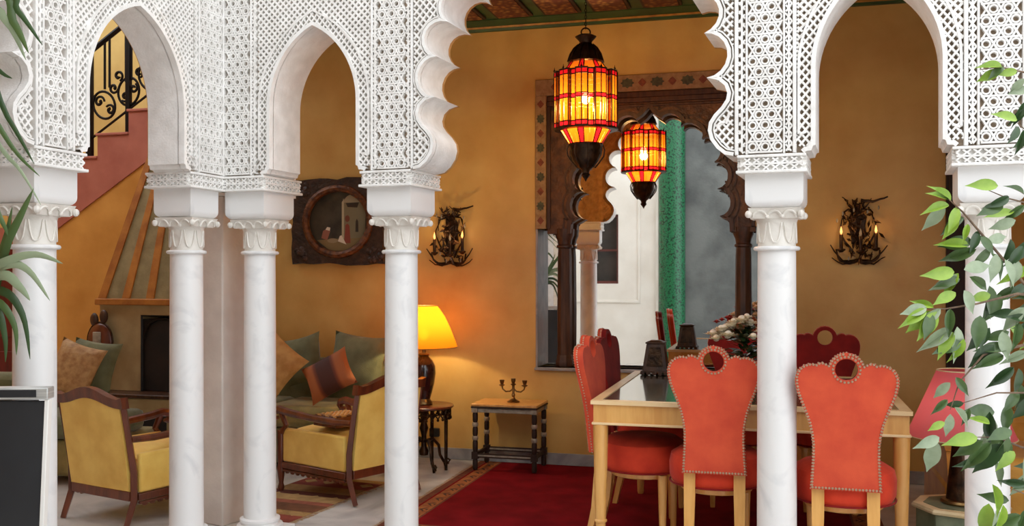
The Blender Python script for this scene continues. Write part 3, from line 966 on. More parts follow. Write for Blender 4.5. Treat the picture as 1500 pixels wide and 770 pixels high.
# painted border with medallions
M['border_tan'] = mat('painted_border', srgb(166, 134, 92), srgb(142, 108, 70), 30, 0.6)
M['med_green'] = mat('medallion_green', srgb(86, 88, 60), srgb(62, 60, 42), 40, 0.6)
M['med_red'] = mat('medallion_red', srgb(140, 74, 46), srgb(104, 52, 34), 40, 0.6)
b = MB(); b.box(NA0 - 0.004, NA1 + 0.004, -0.02, 0.05, 2.662, NZ1 + 0.022); bt = b.build('painted_border', M['border_tan'], mr, bevel=0.003)
for x0, x1 in ((NA0 - 0.004, NA0 + 0.074), (NA1 - 0.074, NA1 + 0.004)):
    b = MB(); b.box(x0, x1, -0.02, 0.05, 1.70, 2.6615); q = b.build('painted_border', M['border_tan'], mr, bevel=0.003)
    for k in range(9):
        z = 1.76 + k * 0.105
        n = 8 if k % 2 else 4
        s = MB(); xc = (x0 + x1) / 2; R = 0.037 if k % 2 else 0.030
        s.prism([(xc + R * (1 - 0.28 * (j % 2)) * math.cos(PI * j / n) * 0.85, z + R * (1 - 0.28 * (j % 2)) * math.sin(PI * j / n)) for j in range(2 * n)], -0.0235, -0.02)
        s.build('medallion', M['med_green'] if k % 2 else M['med_red'], q, smooth=False)
k = 0; x = NA0 + 0.14
while x < NA1 - 0.1:
    n = 8 if k % 2 else 4; R = 0.037 if k % 2 else 0.030; s = MB()
    s.prism([(x + R * (1.35 if k % 2 else 1) * (1 - 0.25 * (j % 2)) * math.cos(PI * j / n), 2.72 + R * (1 - 0.25 * (j % 2)) * math.sin(PI * j / n)) for j in range(2 * n)], -0.0235, -0.02)
    s.build('medallion', M['med_green'] if k % 2 else M['med_red'], bt, smooth=False)
    x += 0.105; k += 1
for cx in (0.378, 1.642):
    b = MB(); c = (cx, 0.072, 0)
    b.lathe([(0.062, 0.702), (0.066, 0.71), (0.066, 0.745), (0.058, 0.76), (0.06, 0.775), (0.052, 0.79)], 8, c, a0=PI / 8); b.build('column_base', M['wood_dark'], mr)
    b = MB(); b.lathe([(0.054, 0.79), (0.056, 1.1), (0.052, 1.5), (0.048, 1.56)], 10, c); b.build('wooden_column', M['wood_dark'], mr, ang=20)
    b = MB(); b.lathe([(0.05, 1.56), (0.06, 1.566), (0.06, 1.58), (0.05, 1.588), (0.055, 1.62), (0.07, 1.655), (0.072, 1.70)], 16, c); b.build('column_capital', M['wood_dark'], mr)

# ================================================================ FRAMED PAINTING
pt = thing('framed_painting', 'dark carved square frame around a round painting of a street scene', 'painting', WB.w(-1.365, -0.004, 1.775), WB.rz)
def circ(cx, cz, rx, rz, n=32): return [(cx + rx * math.cos(2 * PI * i / n), cz + rz * math.sin(2 * PI * i / n)) for i in range(n)]
b = MB(); rnd = random.Random(4)
ed = []
for (xa, za), (xb, zb) in (((-.378, -.325), (.378, -.325)), ((.378, -.325), (.378, .325)), ((.378, .325), (-.378, .325)), ((-.378, .325), (-.378, -.325))):
    for i in range(10):
        t = i / 10; j = rnd.uniform(-0.009, 0.012) * (1 if i else 0.3)
        ex = (1 if xa == xb == .378 else -1 if xa == xb else 0); ez = (1 if za == zb == .325 else -1 if za == zb else 0)
        ed.append((xa + (xb - xa) * t + ex * j, za + (zb - za) * t + ez * j))
b.prism(ed, -0.055, 0.0, [circ(0.0, 0.0, 0.295, 0.272)]); b.build('outer_frame', M['frame_dark'], pt, bevel=0.008)
b = MB()
for sx in (-1, 1):
    for sz in (-1, 1):
        for k in range(12):
            b.sphere((sx * rnd.uniform(.25, .36), -0.056, sz * rnd.uniform(.21, .305)), rnd.uniform(.014, .03), 7, 5, (1, .45, 1))
b.build('carved_corner_ornament', M['frame_dark'], pt, kind='stuff')
b = MB(); pts = [(0.268 * math.cos(2 * PI * i / 40), -0.05, 0.255 * math.sin(2 * PI * i / 40)) for i in range(40)]
b.tube(pts, 0.030, 8, closed=True); b.build('round_gilt_moulding', M['frame_gold'], pt)
b = MB(); b.prism(circ(0, 0, 0.262, 0.25), -0.022, -0.002); cv = b.build('canvas', M['canvas'], pt, smooth=False, label='dark painted street scene')
def flat(name, poly, m, y=-0.0245): MB().prism(poly, y, -0.0215).build(name, m, cv, smooth=False)
P_ = lambda n, c: M.setdefault(n, mat(n, c, None, rough=0.5))
flat('painted_ground', [(-0.19, -0.14), (0.2, -0.12), (0.15, -0.19), (0.06, -0.225), (-0.08, -0.22)], P_('paint_ground', srgb(128, 108, 70)), -0.0243)
flat('painted_wall', [(0.03, -0.135), (0.215, -0.12), (0.22, 0.08), (0.17, 0.175), (0.03, 0.175)], P_('paint_wall', srgb(124, 116, 88)), -0.0245)
flat('painted_arch', [(0.035 + 0.07 + 0.065 * math.cos(PI * k / 10), 0.145 + 0.06 * math.sin(PI * k / 10)) for k in range(11)], P_('paint_arch', srgb(160, 150, 120)), -0.0247)
flat('painted_awning', [(0.055, 0.14), (0.165, 0.145), (0.15, 0.105), (0.07, 0.11)], P_('paint_dark', srgb(46, 40, 32)), -0.0249)
flat('painted_jamb', [(0.022, -0.13), (0.04, -0.13), (0.04, 0.17), (0.022, 0.15)], P_('paint_door', srgb(176, 168, 138)), -0.0247)
flat('painted_doorway', [(0.135, -0.08), (0.16, -0.08), (0.158, 0.0), (0.147, 0.02), (0.137, 0.0)], P_('paint_dark', srgb(46, 40, 32)), -0.0249)
flat('painted_figure', [(0.04, -0.165), (0.095, -0.165), (0.088, -0.06), (0.085, -0.03), (0.068, -0.015), (0.052, -0.03), (0.05, -0.07)], P_('paint_red', srgb(134, 62, 48)), -0.0251)
flat('painted_jar', circ(0.068, 0.022, 0.02, 0.026, 12), P_('paint_terra', srgb(116, 66, 48)), -0.0252)
flat('painted_figure', [(-0.01, -0.15), (0.06, -0.175), (0.035, -0.13), (0.02, -0.105), (0.005, -0.11)], P_('paint_white', srgb(218, 208, 188)), -0.0252)
flat('painted_figure', [(-0.15, -0.125), (-0.10, -0.14), (-0.075, -0.07), (-0.10, -0.05), (-0.135, -0.07)], P_('paint_rose', srgb(150, 96, 78)), -0.0251)
flat('painted_shawl', [(-0.115, -0.06), (-0.08, -0.07), (-0.075, -0.045), (-0.10, -0.04)], P_('paint_white', srgb(218, 208, 188)), -0.0252)
flat('painted_basket', circ(-0.055, -0.145, 0.045, 0.018, 14), P_('paint_basket', srgb(146, 130, 98)), -0.0252)

# ================================================================ WALL SCONCES
def sconce(a, zc, label, seed, lit):
    t = thing('wall_sconce', label, 'wall lamp', WB.w(a, -0.002, zc), WB.rz, 'twig wall sconces')
    r = random.Random(seed)
    b = MB()
    b.prism([(0.05 * math.cos(2 * PI * i / 14) * (1.15 if i % 2 else .85), 0.02 + 0.10 * math.sin(2 * PI * i / 14) * (1.1 if i % 2 else .9)) for i in range(14)], -0.012, 0.0)
    b.build('backplate', M['bronze'], t, bevel=0.003)
    b = MB()
    def twig(p0, p1, bow, rad):
        p0, p1 = Vector(p0), Vector(p1)
        pts = []
        for i in range(8):
            s = i / 7
            q = p0.lerp(p1, s); q += Vector(bow) * math.sin(PI * s)
            q += Vector((r.uniform(-1, 1), r.uniform(-1, 1), r.uniform(-1, 1))) * 0.004
            pts.append(q)
        b.tube(pts, [rad * (1 - 0.55 * i / 7) for i in range(8)], 5)
    for sx in (-1, 1):
        twig((0, -0.02, -0.15), (sx * 0.125, -0.07, -0.10), (sx * .03, 0, -.03), .011)
        twig((0, -0.03, -0.15), (sx * 0.165, -0.05, -0.075), (0, 0, -.045), .008)
        twig((0, -0.02, -0.155), (sx * .155, -.03, -.135), (0, 0, -.025), .006)
        twig((sx * .02, -.02, -.12), (sx * .075, -.02, .09), (sx * .05, -.02, 0), .007)
        twig((sx * .01, -.02, .1), (sx * .085, -.03, .03), (sx * .03, 0, .03), .006)
        twig((0, -.02, .11), (sx * .075, -.03, .155), (0, 0, -.02), .006)
        for k in range(15):
            x, z = sx * r.uniform(.0, .07), r.uniform(-.13, .14)
            twig((x, -.02, z), (x + r.uniform(-.06, .06), -.05, z + r.uniform(-.05, .06)), (r.uniform(-.02, .02), -.01, 0), .005)
    twig((.02, -.03, .15), (.17, -.05, .165), (0, 0, -.012), .009)
    b.build('twisted_branches', M['bronze'], t, kind='stuff')
    b = MB()
    for k in range(60):
        x, z = r.gauss(0, .045), r.uniform(-.15, .15)
        c = Vector((x, -.04 - r.random() * .03, z)); an = r.uniform(0, 2 * PI)
        u = Vector((math.cos(an), r.uniform(-.5, .5), math.sin(an))) * r.uniform(.016, .03); v = Vector((-math.sin(an), .3, math.cos(an))) * .008
        b.add([c - u, c + v + Vector((0, -.004, 0)), c + u, c - v, c + Vector((0, .003, 0))], [(0, 3, 4), (3, 2, 4), (2, 1, 4), (1, 0, 4)])
    b.build('bronze_leaves', M['bronze'], t, kind='stuff')
    for sx, z in ((-1, -0.10), (1, -0.095), (0, -0.11)):
        cx = sx * 0.10 if sx else 0.012
        b = MB(); b.lathe([(.008, -.012), (.026, .0), (.024, .006), (.011, .008), (.011, .075), (.009, .078)], 12, (cx, -0.075, z)); c_ = b.build('candle_holder', M['bronze'], t)
        b = MB(); b.lathe([(.004, .078), (.0085, .09), (.006, .103), (.001, .118)], 10, (cx, -0.075, z))
        b.build('candle_bulb', M['bulb_small'] if (sx != 0) else M['bone'], c_)
        if sx:
            lamp('sconce_light', (cx, -0.115, z + .10), LAMP['sconce'], (1, .55, .22), .012, t)
    b = MB()
    for k in range(9):
        x, z = r.uniform(-.13, .13), r.uniform(-.16, .12)
        b.sphere((x, -.06, z), .006, 6, 4, (1, 1, 1.9))
    b.build('crystal_drops', M['bone'], t, kind='stuff')
    t.scale = (1.08, 1.0, 1.32)
    return t
sconce(-0.465, 1.66, 'bronze twig candle sconce between the painting and the mirror', 3, True)
sconce(2.385, 1.665, 'bronze twig candle sconce on the wall at right above the maroon chair', 8, True)

# power socket
b = MB(); b.box(-0.038, 0.038, -0.03, -0.001, -0.032, 0.032)
o = b.build('wall_socket', M['black'], loc=WB.w(-0.595, 0, 0.195), rz=WB.rz, bevel=0.006); tag(o, 'small black socket on the wall above the baseboard by the lamp table', 'socket')
b = MB()
for sx in (-1, 1): b.lathe([(.0035, 0), (.0035, .002)], 8, (sx * .012, 0, 0))
b.M = Matrix.Identity(4)
q = b.build('pin_holes', M['soot'], o, loc=(0, -0.031, 0)); q.rotation_euler = (PI / 2, 0, 0)

# ================================================================ HANGING LANTERN
LX, LD = px(858, 0, 5.80).x, 5.80
ln = thing('hanging_lantern', 'large hanging lantern of amber and red glass in dark metal', 'lantern', (LX, LD, 1.38 * (1 - .9206)), math.radians(6))
ln.scale = (.9206,) * 3
R1, R2 = 0.205, 0.178
facets = []                                            # (angle, radius, width, kind)
ROW = [(2.318, 0.030, 'ruby'), (2.348, 0.147, 'amber'), (2.495, 0.024, 'ruby'), (2.519, 0.126, 'amber'), (2.645, 0.030, 'ruby')]
vert = []
NB = 10
for k in range(NB):
    c = 2 * PI * k / NB
    h = math.radians(10.8)
    p = [Vector((R1 * math.cos(c - h), R1 * math.sin(c - h))), Vector((R1 * math.cos(c), R1 * math.sin(c))), Vector((R1 * math.cos(c + h), R1 * math.sin(c + h))),
         Vector((R2 * math.cos(c + h + .02), R2 * math.sin(c + h + .02))), Vector((R2 * math.cos(c + 2 * PI / NB - h - .02), R2 * math.sin(c + 2 * PI / NB - h - .02)))]
    vert += p
NV = len(vert)
pm = {}
for i in range(NV):
    a, c = vert[i], vert[(i + 1) % NV]
    w = (c - a).length; mid = (a + c) / 2; an = math.atan2(c.y - a.y, c.x - a.x)
    for z, h, kd in ROW:
        key = (round(w, 3), round(h, 3), kd)
        if key not in pm:
            b = MB(); b.add([(-w / 2 + .001, 0, 0), (w / 2 - .001, 0, 0), (w / 2 - .001, 0, h), (-w / 2 + .001, 0, h)], [(0, 1, 2, 3)])
            pm[key] = b.data('pane', M[kd], False)
        inst('glass_pane', pm[key], ln, (mid.x, mid.y, z), (0, 0, an))
b = MB()
for v in vert:
    b.tube([(v.x, v.y, 2.312), (v.x, v.y, 2.682)], 0.0042, 5)
b.build('lead_uprights', M['bronze'], ln)
for z in (2.316, 2.348, 2.495, 2.519, 2.645, 2.677):
    b = MB(); b.tube([(v.x, v.y, z) for v in vert], 0.0042 if z not in (2.316, 2.677) else 0.0065, 5, closed=True); b.build('lead_rim', M['bronze'], ln)
b = MB()
for k in range(NB):
    v = vert[5 * k + 1]; b.lathe([(.003, 0), (.009, .006), (.003, .016), (.001, .03)], 6, (v.x, v.y, 2.68))
b.build('rim_finials', M['bronze'], ln, kind='stuff')
def funnel(z0, r0, z1, r1, mname):
    for k in range(8):
        a0, a1 = 2 * PI * k / 8 + PI / 8, 2 * PI * (k + 1) / 8 + PI / 8
        def P(r, a, z): return (r * math.cos(a), r * math.sin(a), z)
        t = 0.12
        b = MB(); b.add([P(r0, a0 + t, z0), P(r0, a1 - t, z0), P(r1, a1 - t, z1), P(r1, a0 + t, z1)], [(0, 1, 2, 3)]); b.build('glass_pane', M['amber'], ln, smooth=False)
        b = MB(); b.add([P(r0, a1 - t, z0), P(r0, a1 + t, z0), P(r1, a1 + t, z1), P(r1, a1 - t, z1)], [(0, 1, 2, 3)]); b.build('glass_pane', M['ruby'], ln, smooth=False)
        b = MB()
        for a in (a0 - t, a0 + t): b.tube([P(r0, a, z0), P(r1, a, z1)], .004, 5)
        b.build('lead_rib', M['bronze'], ln)
funnel(2.215, 0.105, 2.312, 0.165, 'amber')
funnel(2.682, 0.150, 2.745, 0.105, 'amber')
b = MB(); b.lathe([(.168, 2.302), (.205, 2.306), (.21, 2.312), (.165, 2.318)], 24, cap=False); b.build('lower_rim_plate', M['bronze'], ln)
b = MB(); b.lathe([(.108, 2.222), (.112, 2.212), (.104, 2.20), (.098, 2.175), (.10, 2.15), (.085, 2.11), (.055, 2.07), (.028, 2.05), (.022, 2.03), (.03, 2.018), (.012, 1.995), (.001, 1.975)], 24); b.build('bottom_bowl', M['bronze'], ln)
b = MB()
for k in range(8):
    a = PI / 4 * k
    pts = [(r * math.cos(a), r * math.sin(a), z) for r, z in ((.112, 2.215), (.125, 2.18), (.118, 2.14), (.09, 2.10), (.06, 2.065))]
    b.tube(pts, .005, 5)
b.build('bowl_ribs', M['bronze'], ln)
b = MB(); b.lathe([(.108, 2.742), (.118, 2.75), (.112, 2.77), (.10, 2.80), (.078, 2.835), (.052, 2.858), (.038, 2.874), (.044, 2.888), (.07, 2.915), (.05, 2.926), (.02, 2.932)], 24); b.build('domed_cap', M['bronze'], ln)
b = MB()
for k in range(12):
    a = PI / 6 * k
    b.tube([(r * math.cos(a), r * math.sin(a), z) for r, z in ((.12, 2.75), (.104, 2.80), (.08, 2.838), (.05, 2.865))], .0045, 5)
b.build('cap_ribs', M['bronze'], ln)
b = MB(); b.tube([(0.03 * math.cos(2 * PI * i / 14), 0, 2.945 + 0.028 * math.sin(2 * PI * i / 14)) for i in range(14)], .005, 6, closed=True); b.build('hanging_ring', M['bronze'], ln)
b = MB(); z = 2.965; k = 0
while z < 3.315:
    d = Vector((1, 0, 0)) if k % 2 else Vector((0, 1, 0))
    b.tube([Vector((0, 0, z + .012)) + d * .006 * math.cos(2 * PI * i / 8) + Vector((0, 0, .014 * math.sin(2 * PI * i / 8))) for i in range(8)], .0022, 4, closed=True)
    z += .022; k += 1
b.build('chain', M['iron'], ln)
b = MB(); b.lathe([(.015, 3.325), (.03, 3.335), (.055, 3.345), (.055, 3.3565)], 16); b.build('ceiling_rose', M['bronze'], ln)
b = MB(); b.lathe([(.012, 2.57), (.012, 2.74)], 10); b.build('bulb_holder', M['bronze'], ln)
b = MB(); b.sphere((0, 0, 2.515), .028, 14, 10, (1, 1, 1.25)); b.build('bulb', M['bulb'], ln)
lamp('lantern_light', (0, 0, 2.46), LAMP['lantern'], (1.0, .80, .52), .03, ln)

# ================================================================ TABLE LAMP ON ITS FRETWORK TABLE
LT = px(621, 600, 6.84)
lt = thing('lamp_table', 'small round dark fretwork table under the amber lamp', 'side table', (LT.x, LT.y, 0), math.radians(-15.5))
ZTB = 0.455
b = MB(); b.lathe([(.198, ZTB - .022), (.21, ZTB - .014), (.21, ZTB - .004), (.204, ZTB)], 32); b.build('table_top', M['wood_red'], lt)
b = MB(); n = 28
for i in range(n):
    a0, a1 = 2 * PI * i / n, 2 * PI * (i + 1) / n
    for aa, bb in ((a0, a1), (a1, a0)):
        b.tube([(.188 * math.cos(aa), .188 * math.sin(aa), ZTB - .024), (.188 * math.cos((aa + bb) / 2), .188 * math.sin((aa + bb) / 2), ZTB - .055), (.188 * math.cos(bb), .188 * math.sin(bb), ZTB - .082)], .0055, 5)
    b.sphere((.188 * math.cos(a0), .188 * math.sin(a0), ZTB - .09), .011, 6, 4)
b.tube([(.188 * math.cos(2 * PI * i / 32), .188 * math.sin(2 * PI * i / 32), ZTB - .055) for i in range(32)], .005, 5, closed=True)
b.build('fretwork_apron', M['bronze'], lt)
b = MB(); b.lathe([(.03, .10), (.035, .13), (.02, .16), (.018, .24), (.032, .29), (.02, .33), (.03, .40), (.06, ZTB - .02)], 14); b.build('turned_stem', M['bronze'], lt)
for k in range(4):
    a = PI / 4 + PI / 2 * k
    d = Vector((math.cos(a), math.sin(a), 0))
    b = MB(); b.tube([d * .02 + Vector((0, 0, .20)), d * .07 + Vector((0, 0, .21)), d * .115 + Vector((0, 0, .16)), d * .125 + Vector((0, 0, .09)), d * .155 + Vector((0, 0, .04)), d * .19 + Vector((0, 0, .025)), d * .205 + Vector((0, 0, .045)), d * .185 + Vector((0, 0, .058))], [.011, .012, .012, .011, .011, .011, .009, .006], 6)
    b.tube([d * .16 + Vector((0, 0, .03)), d * .17 + Vector((0, 0, 0.0005))], .010, 6)
    b.build('scroll_leg', M['bronze'], lt)
for k in range(4):
    a = PI / 4 + PI / 2 * k + PI / 4
    b = MB(); b.tube([(.165 * math.cos(a), .165 * math.sin(a), .0005), (.165 * math.cos(a), .165 * math.sin(a), ZTB - .02)], [.011, .014], 7); b.build('slim_leg', M['bronze'], lt)

tl = thing('table_lamp', 'lit table lamp with amber shade and dark glazed vase base', 'lamp', (LT.x, LT.y, ZTB + .001), 0)
b = MB(); b.lathe([(.058, 0), (.062, .006), (.06, .02), (.048, .032), (.044, .042)], 28); b.build('brass_foot', M['brass'], tl)
b = MB(); b.lathe([(.044, .04), (.056, .08), (.074, .15), (.084, .22), (.08, .27), (.06, .31), (.036, .335), (.034, .345)], 32); b.build('vase_body', M['vase'], tl)
b = MB(); b.lathe([(.036, .344), (.04, .35), (.034, .36), (.014, .365), (.012, .44)], 20); b.build('brass_neck', M['brass'], tl)
b = MB(); prof = [(.236, .405), (.225, .44), (.19, .53), (.15, .615), (.115, .668), (.092, .695)]
b.lathe(prof, 40, cap=False); b.build('lamp_shade', M['shade_amber'], tl, label='glowing amber fabric shade')
for r, z in ((.236, .405), (.092, .695)):
    b = MB(); b.tube([(r * math.cos(2 * PI * i / 40), r * math.sin(2 * PI * i / 40), z) for i in range(40)], .003, 5, closed=True); b.build('shade_rim', M['gold_paint'], tl)
b = MB(); b.sphere((0, 0, .49), .03, 12, 8, (1, 1, 1.3)); b.build('bulb', M['bulb'], tl)
lamp('table_lamp_light', (0, 0, .53), LAMP['table'], (1, .76, .42), .03, tl)

# ================================================================ SMALL SIDE TABLE WITH CANDELABRA
p = px(724, 687, 6.78)
stb = thing('side_table', 'low dark table with banded black and white legs by the wall', 'side table', WB.w(0.047, -0.225, .0095), WB.rz)
W2, D2, HT = 0.225, 0.15, 0.462
b = MB(); b.box(-W2 - .012, W2 + .012, -D2 - .012, D2 + .012, HT - .018, HT); b.build('table_top', M['wood_light'], stb, bevel=.004)
b = MB(); b.box(-W2 - .014, W2 + .014, -D2 - .014, D2 + .014, HT - .030, HT - .0185); b.build('top_edge', M['dark_line'], stb, bevel=.003)
for y in (-D2 + .01, D2 - .01):
    b = MB(); b.box(-W2 + .02, W2 - .02, y - .008, y + .008, HT - .062, HT - .031); b.build('apron', M['bone'], stb, bevel=.003)
    b = MB(); b.box(-W2 + .02, W2 - .02, y - .009, y + .009, .085, .115); b.build('stretcher', M['dark_line'], stb, bevel=.003)
    b = MB(); b.box(-W2 + .02, W2 - .02, y - .0095, y + .0095, .095, .106); b.build('stretcher_inlay', M['bone'], stb)
for x in (-W2 + .01, W2 - .01):
    b = MB(); b.box(x - .008, x + .008, -D2 + .02, D2 - .02, HT - .062, HT - .031); b.build('apron', M['bone'], stb, bevel=.003)
    b = MB(); b.box(x - .009, x + .009, -D2 + .02, D2 - .02, .085, .115); b.build('stretcher', M['dark_line'], stb, bevel=.003)
zs = [0.0, .075, .125, .205, .235, .30, .33, .40, HT - .03]
for sx in (-1, 1):
    for sy in (-1, 1):
        lg = None
        for k in range(len(zs) - 1):
            r = .019 if k % 2 == 0 else .0215
            b = MB(); h = zs[k + 1] - zs[k]
            if k in (1, 7): b.box(-r, r, -r, r, zs[k], zs[k + 1])
            else: b.lathe([(r * .8, zs[k]), (r, zs[k] + h * .2), (r, zs[k] + h * .8), (r * .8, zs[k + 1])], 12)
            o = b.build('leg' if lg is None else 'leg_band', M['dark_line'] if k not in (3, 5, 7) else M['bone'], lg or stb)
            if lg is None:
                o.location = (sx * (W2 - .012), sy * (D2 - .012), 0); lg = o

cd = thing('candelabra', 'small three-armed bronze candelabra on the low side table', 'candelabra', WB.w(0.075, -0.235, HT + .0105), WB.rz)
b = MB(); b.lathe([(.045, 0), (.046, .006), (.034, .012), (.016, .022), (.009, .035), (.014, .05), (.008, .065), (.012, .085), (.009, .10), (.009, .115), (.022, .125), (.01, .132), (.017, .15), (.016, .166), (.012, .166)], 18); b.build('stem', M['brass'], cd)
for sx in (-1, 1):
    b = MB(); b.tube([(0, 0, .095), (sx * .025, 0, .075), (sx * .055, 0, .072), (sx * .078, 0, .09), (sx * .083, 0, .11)], .0055, 7); b.build('arm', M['brass'], cd)
    b = MB(); b.lathe([(.008, .108), (.024, .118), (.01, .124), (.016, .142), (.018, .154), (.012, .154)], 14, (sx * .083, 0, 0)); b.build('candle_cup', M['brass'], cd)

# ================================================================ DINING TABLE
T0 = px(865, 588, 4.683)
TF = Frame((T0.x, T0.y), WB.rz)
TWD, TDP, TH_ = 1.45, 1.48, 0.76
dt = thing('dining_table', 'square pale wood dining table with inset glass top', 'table', TF.w(TWD / 2, TDP / 2, .0058), WB.rz)
hx, hy = TWD / 2, TDP / 2
b = MB(); b.prismz([(-hx, -hy), (hx, -hy), (hx, hy), (-hx, hy)], TH_ - .018, TH_, [[(-hx + .05, -hy + .05), (-hx + .05, hy - .05), (hx - .05, hy - .05), (hx - .05, -hy + .05)]]); b.build('top_frame', M['wood_edge'], dt, bevel=.003)
b = MB(); b.box(-hx + .05, hx - .05, -hy + .05, hy - .05, TH_ - .014, TH_ - .003); b.build('glass_top', M['table_glass'], dt, smooth=False, label='reflective greenish glass inset')
for s in (-1, 1):
    b = MB(); b.box(-hx + .012, hx - .012, s * (hy - .022) - .010, s * (hy - .022) + .010, TH_ - .105, TH_ - .018); b.build('apron', M['wood_light'], dt)
    b = MB(); b.box(s * (hx - .022) - .010, s * (hx - .022) + .010, -hy + .033, hy - .033, TH_ - .105, TH_ - .018); b.build('apron', M['wood_light'], dt)
    b = MB(); b.box(-hx + .004, hx - .004, s * (hy - .018) - .014, s * (hy - .018) + .014, TH_ - .117, TH_ - .105); b.build('apron_bead', M['wood_edge'], dt, bevel=.003)
    b = MB(); b.box(s * (hx - .018) - .014, s * (hx - .018) + .014, -hy + .033, hy - .033, TH_ - .117, TH_ - .105); b.build('apron_bead', M['wood_edge'], dt, bevel=.003)
    for t in (-1, 1):
        b = MB(); b.lathe([(.016, 0), (.02, .012), (.022, .07), (.0225, .1), (.03, .105), (.03, .113), (.0235, .118), (.0245, .165), (.031, .17), (.031, .178), (.026, .183), (.035, .52), (.037, .643)], 20)
        b.build('leg', M['wood_light'], dt, loc=(s * (hx - .042), t * (hy - .042), 0))

# ================================================================ DINING CHAIRS
def chair_outline():
    half = [(0.0, 1.05), (.024, 1.046), (.045, 1.034), (.062, 1.014), (.071, .993), (.080, .999), (.096, 1.006), (.112, 1.004), (.122, .996), (.134, .999), (.152, .999), (.170, .993), (.186, .981), (.199, .962), (.205, .938),
             (.204, .912), (.196, .875), (.181, .835), (.164, .792), (.149, .748), (.139, .70), (.134, .66), (.134, .60), (.138, .53), (.142, .462)]
    return [(-x, z) for x, z in half] + [(x, z) for x, z in reversed(half[1:])]
CO = chair_outline()
HOLE = [(.046 * math.cos(2 * PI * i / 20), .979 + .046 * math.sin(2 * PI * i / 20)) for i in range(20)]
def lean(b, y0=-0.215):
    b.v = [(v[0], v[1] + y0 - max(0, v[2] - .46) * .13 , v[2]) for v in b.v]
def make_chair():
    d = []
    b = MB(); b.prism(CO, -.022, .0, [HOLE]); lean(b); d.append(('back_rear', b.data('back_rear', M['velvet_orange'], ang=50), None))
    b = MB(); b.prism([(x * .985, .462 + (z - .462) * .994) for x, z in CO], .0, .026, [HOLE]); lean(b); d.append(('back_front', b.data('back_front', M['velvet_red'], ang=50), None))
    b = MB()
    L = CO + CO[:1]; acc = 0.0; step = .0135; last = Vector(L[0])
    def nail(x, z): b.sphere((x, -.0235, z), .0056, 6, 4, (1, .7, 1))
    inner = [(x * .965, .979 + (z - .979) * .93 if z > .9 else z) for x, z in CO]; inner = [(x, max(z, .470)) for x, z in inner]
    for p, q in zip(inner, inner[1:] + inner[:1]):
        p, q = Vector(p), Vector(q); l = (q - p).length; t = step - acc
        while t <= l:
            r = p + (q - p) * (t / l); nail(r.x, r.y); t += step
        acc = l - (t - step)
    for p, q in zip(CO, CO[1:]):
        p, q = Vector(p), Vector(q); l = (q - p).length; m_ = max(1, round(l / .0145))
        for i in range(m_):
            r = p + (q - p) * (i / m_); b.sphere((r.x, -.006, r.y), .0042, 5, 4)
    for i in range(22):
        a = 2 * PI * i / 22; nail(.054 * math.cos(a), .979 + .054 * math.sin(a))
    lean(b); d.append(('nailheads', b.data('nailheads', M['nail']), 'stuff'))
    b = MB(); pr = [(.05, .375), (.17, .376), (.208, .382), (.222, .412), (.224, .47), (.214, .515), (.175, .54), (.09, .552), (.001, .555)]
    b.lathe(pr, 32); b.v = [(v[0] * 1.0, v[1] * .98 + .012, v[2]) for v in b.v]; d.append(('seat', b.data('seat', M['seat_red']), None))
    b = MB(); b.tube([(.220 * math.cos(2 * PI * i / 40), .216 * math.sin(2 * PI * i / 40) + .012, .384) for i in range(40)], .005, 5, closed=True); d.append(('seat_piping', b.data('seat_piping', M['velvet_red']), None))
    b = MB(); b.lathe([(.16, .345), (.168, .35), (.168, .376), (.16, .378)], 28); b.v = [(v[0], v[1] + .012, v[2]) for v in b.v]; d.append(('seat_frame', b.data('seat_frame', M['wood_light']), None))
    for s in (-1, 1):
        b = MB()
        rows = [((s * .112, -.185, .47), .026), ((s * .112, -.192, .36), .0255), ((s * .113, -.21, .18), .022), ((s * .115, -.252, 0.0), .017)]
        vs = []
        for (x, y, z), h in rows: vs += [(x - h, y - h * .8, z), (x + h, y - h * .8, z), (x + h, y + h * .8, z), (x - h, y + h * .8, z)]
        fs = [(0, 1, 2, 3), (15, 14, 13, 12)]
        for i in range(3):
            for k in range(4):
                l = (k + 1) % 4; fs.append((4 * i + k, 4 * i + 4 + k, 4 * i + 4 + l, 4 * i + l))
        b.add(vs, fs); d.append(('leg', b.data('leg', M['wood_light'], ang=30), None))
        b = MB(); b.lathe([(.013, 0), (.014, .01), (.021, .25), (.025, .372)], 14, (s * .135, .14, 0)); d.append(('leg', b.data('leg', M['wood_light']), None))
    return d
CH = make_chair()
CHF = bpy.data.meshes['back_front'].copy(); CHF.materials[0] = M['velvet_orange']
def chair(loc, rz, label, orange=False):
    c = thing('dining_chair', label, 'chair', (loc[0], loc[1], loc[2]), rz, 'orange velvet dining chairs')
    for n, me, kd in CH:
        o = inst(n, CHF if (orange and n == 'back_front') else me, c)
        if kd: o['kind'] = kd
    return c
BK = 0.225 + .075                                       # the back's top stands this far behind the seat centre
def chair_at(x, d, facing, label, orange=False):
    """facing = rotation; top of the back projected at column x, depth d"""
    p = px(x, 0, d)
    R = Matrix.Rotation(facing, 3, 'Z')
    c = Vector((p.x, p.y, .0056 if d > 4.2 else 0)) - R @ Vector((0, -BK, 0))
    return chair(c, facing, label, orange)
TZ = WB.rz
chair_at(1045, 4.34, TZ + .02, 'orange velvet chair seen from behind, left of the middle white column')
chair_at(1240, 4.03, TZ - .02, 'orange velvet chair seen from behind, right of the middle white column')
chair_at(857, 5.10, TZ - PI / 2 - .09, 'orange chair side-on at the near left corner of the table', True)
chair_at(882, 5.72, TZ - PI / 2 - .10, 'red chair side-on at the far left corner of the table, below the mirror')
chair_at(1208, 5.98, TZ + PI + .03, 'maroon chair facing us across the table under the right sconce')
chair_at(1086, 6.08, TZ + PI - .03, 'maroon chair facing us behind the vase of white flowers')

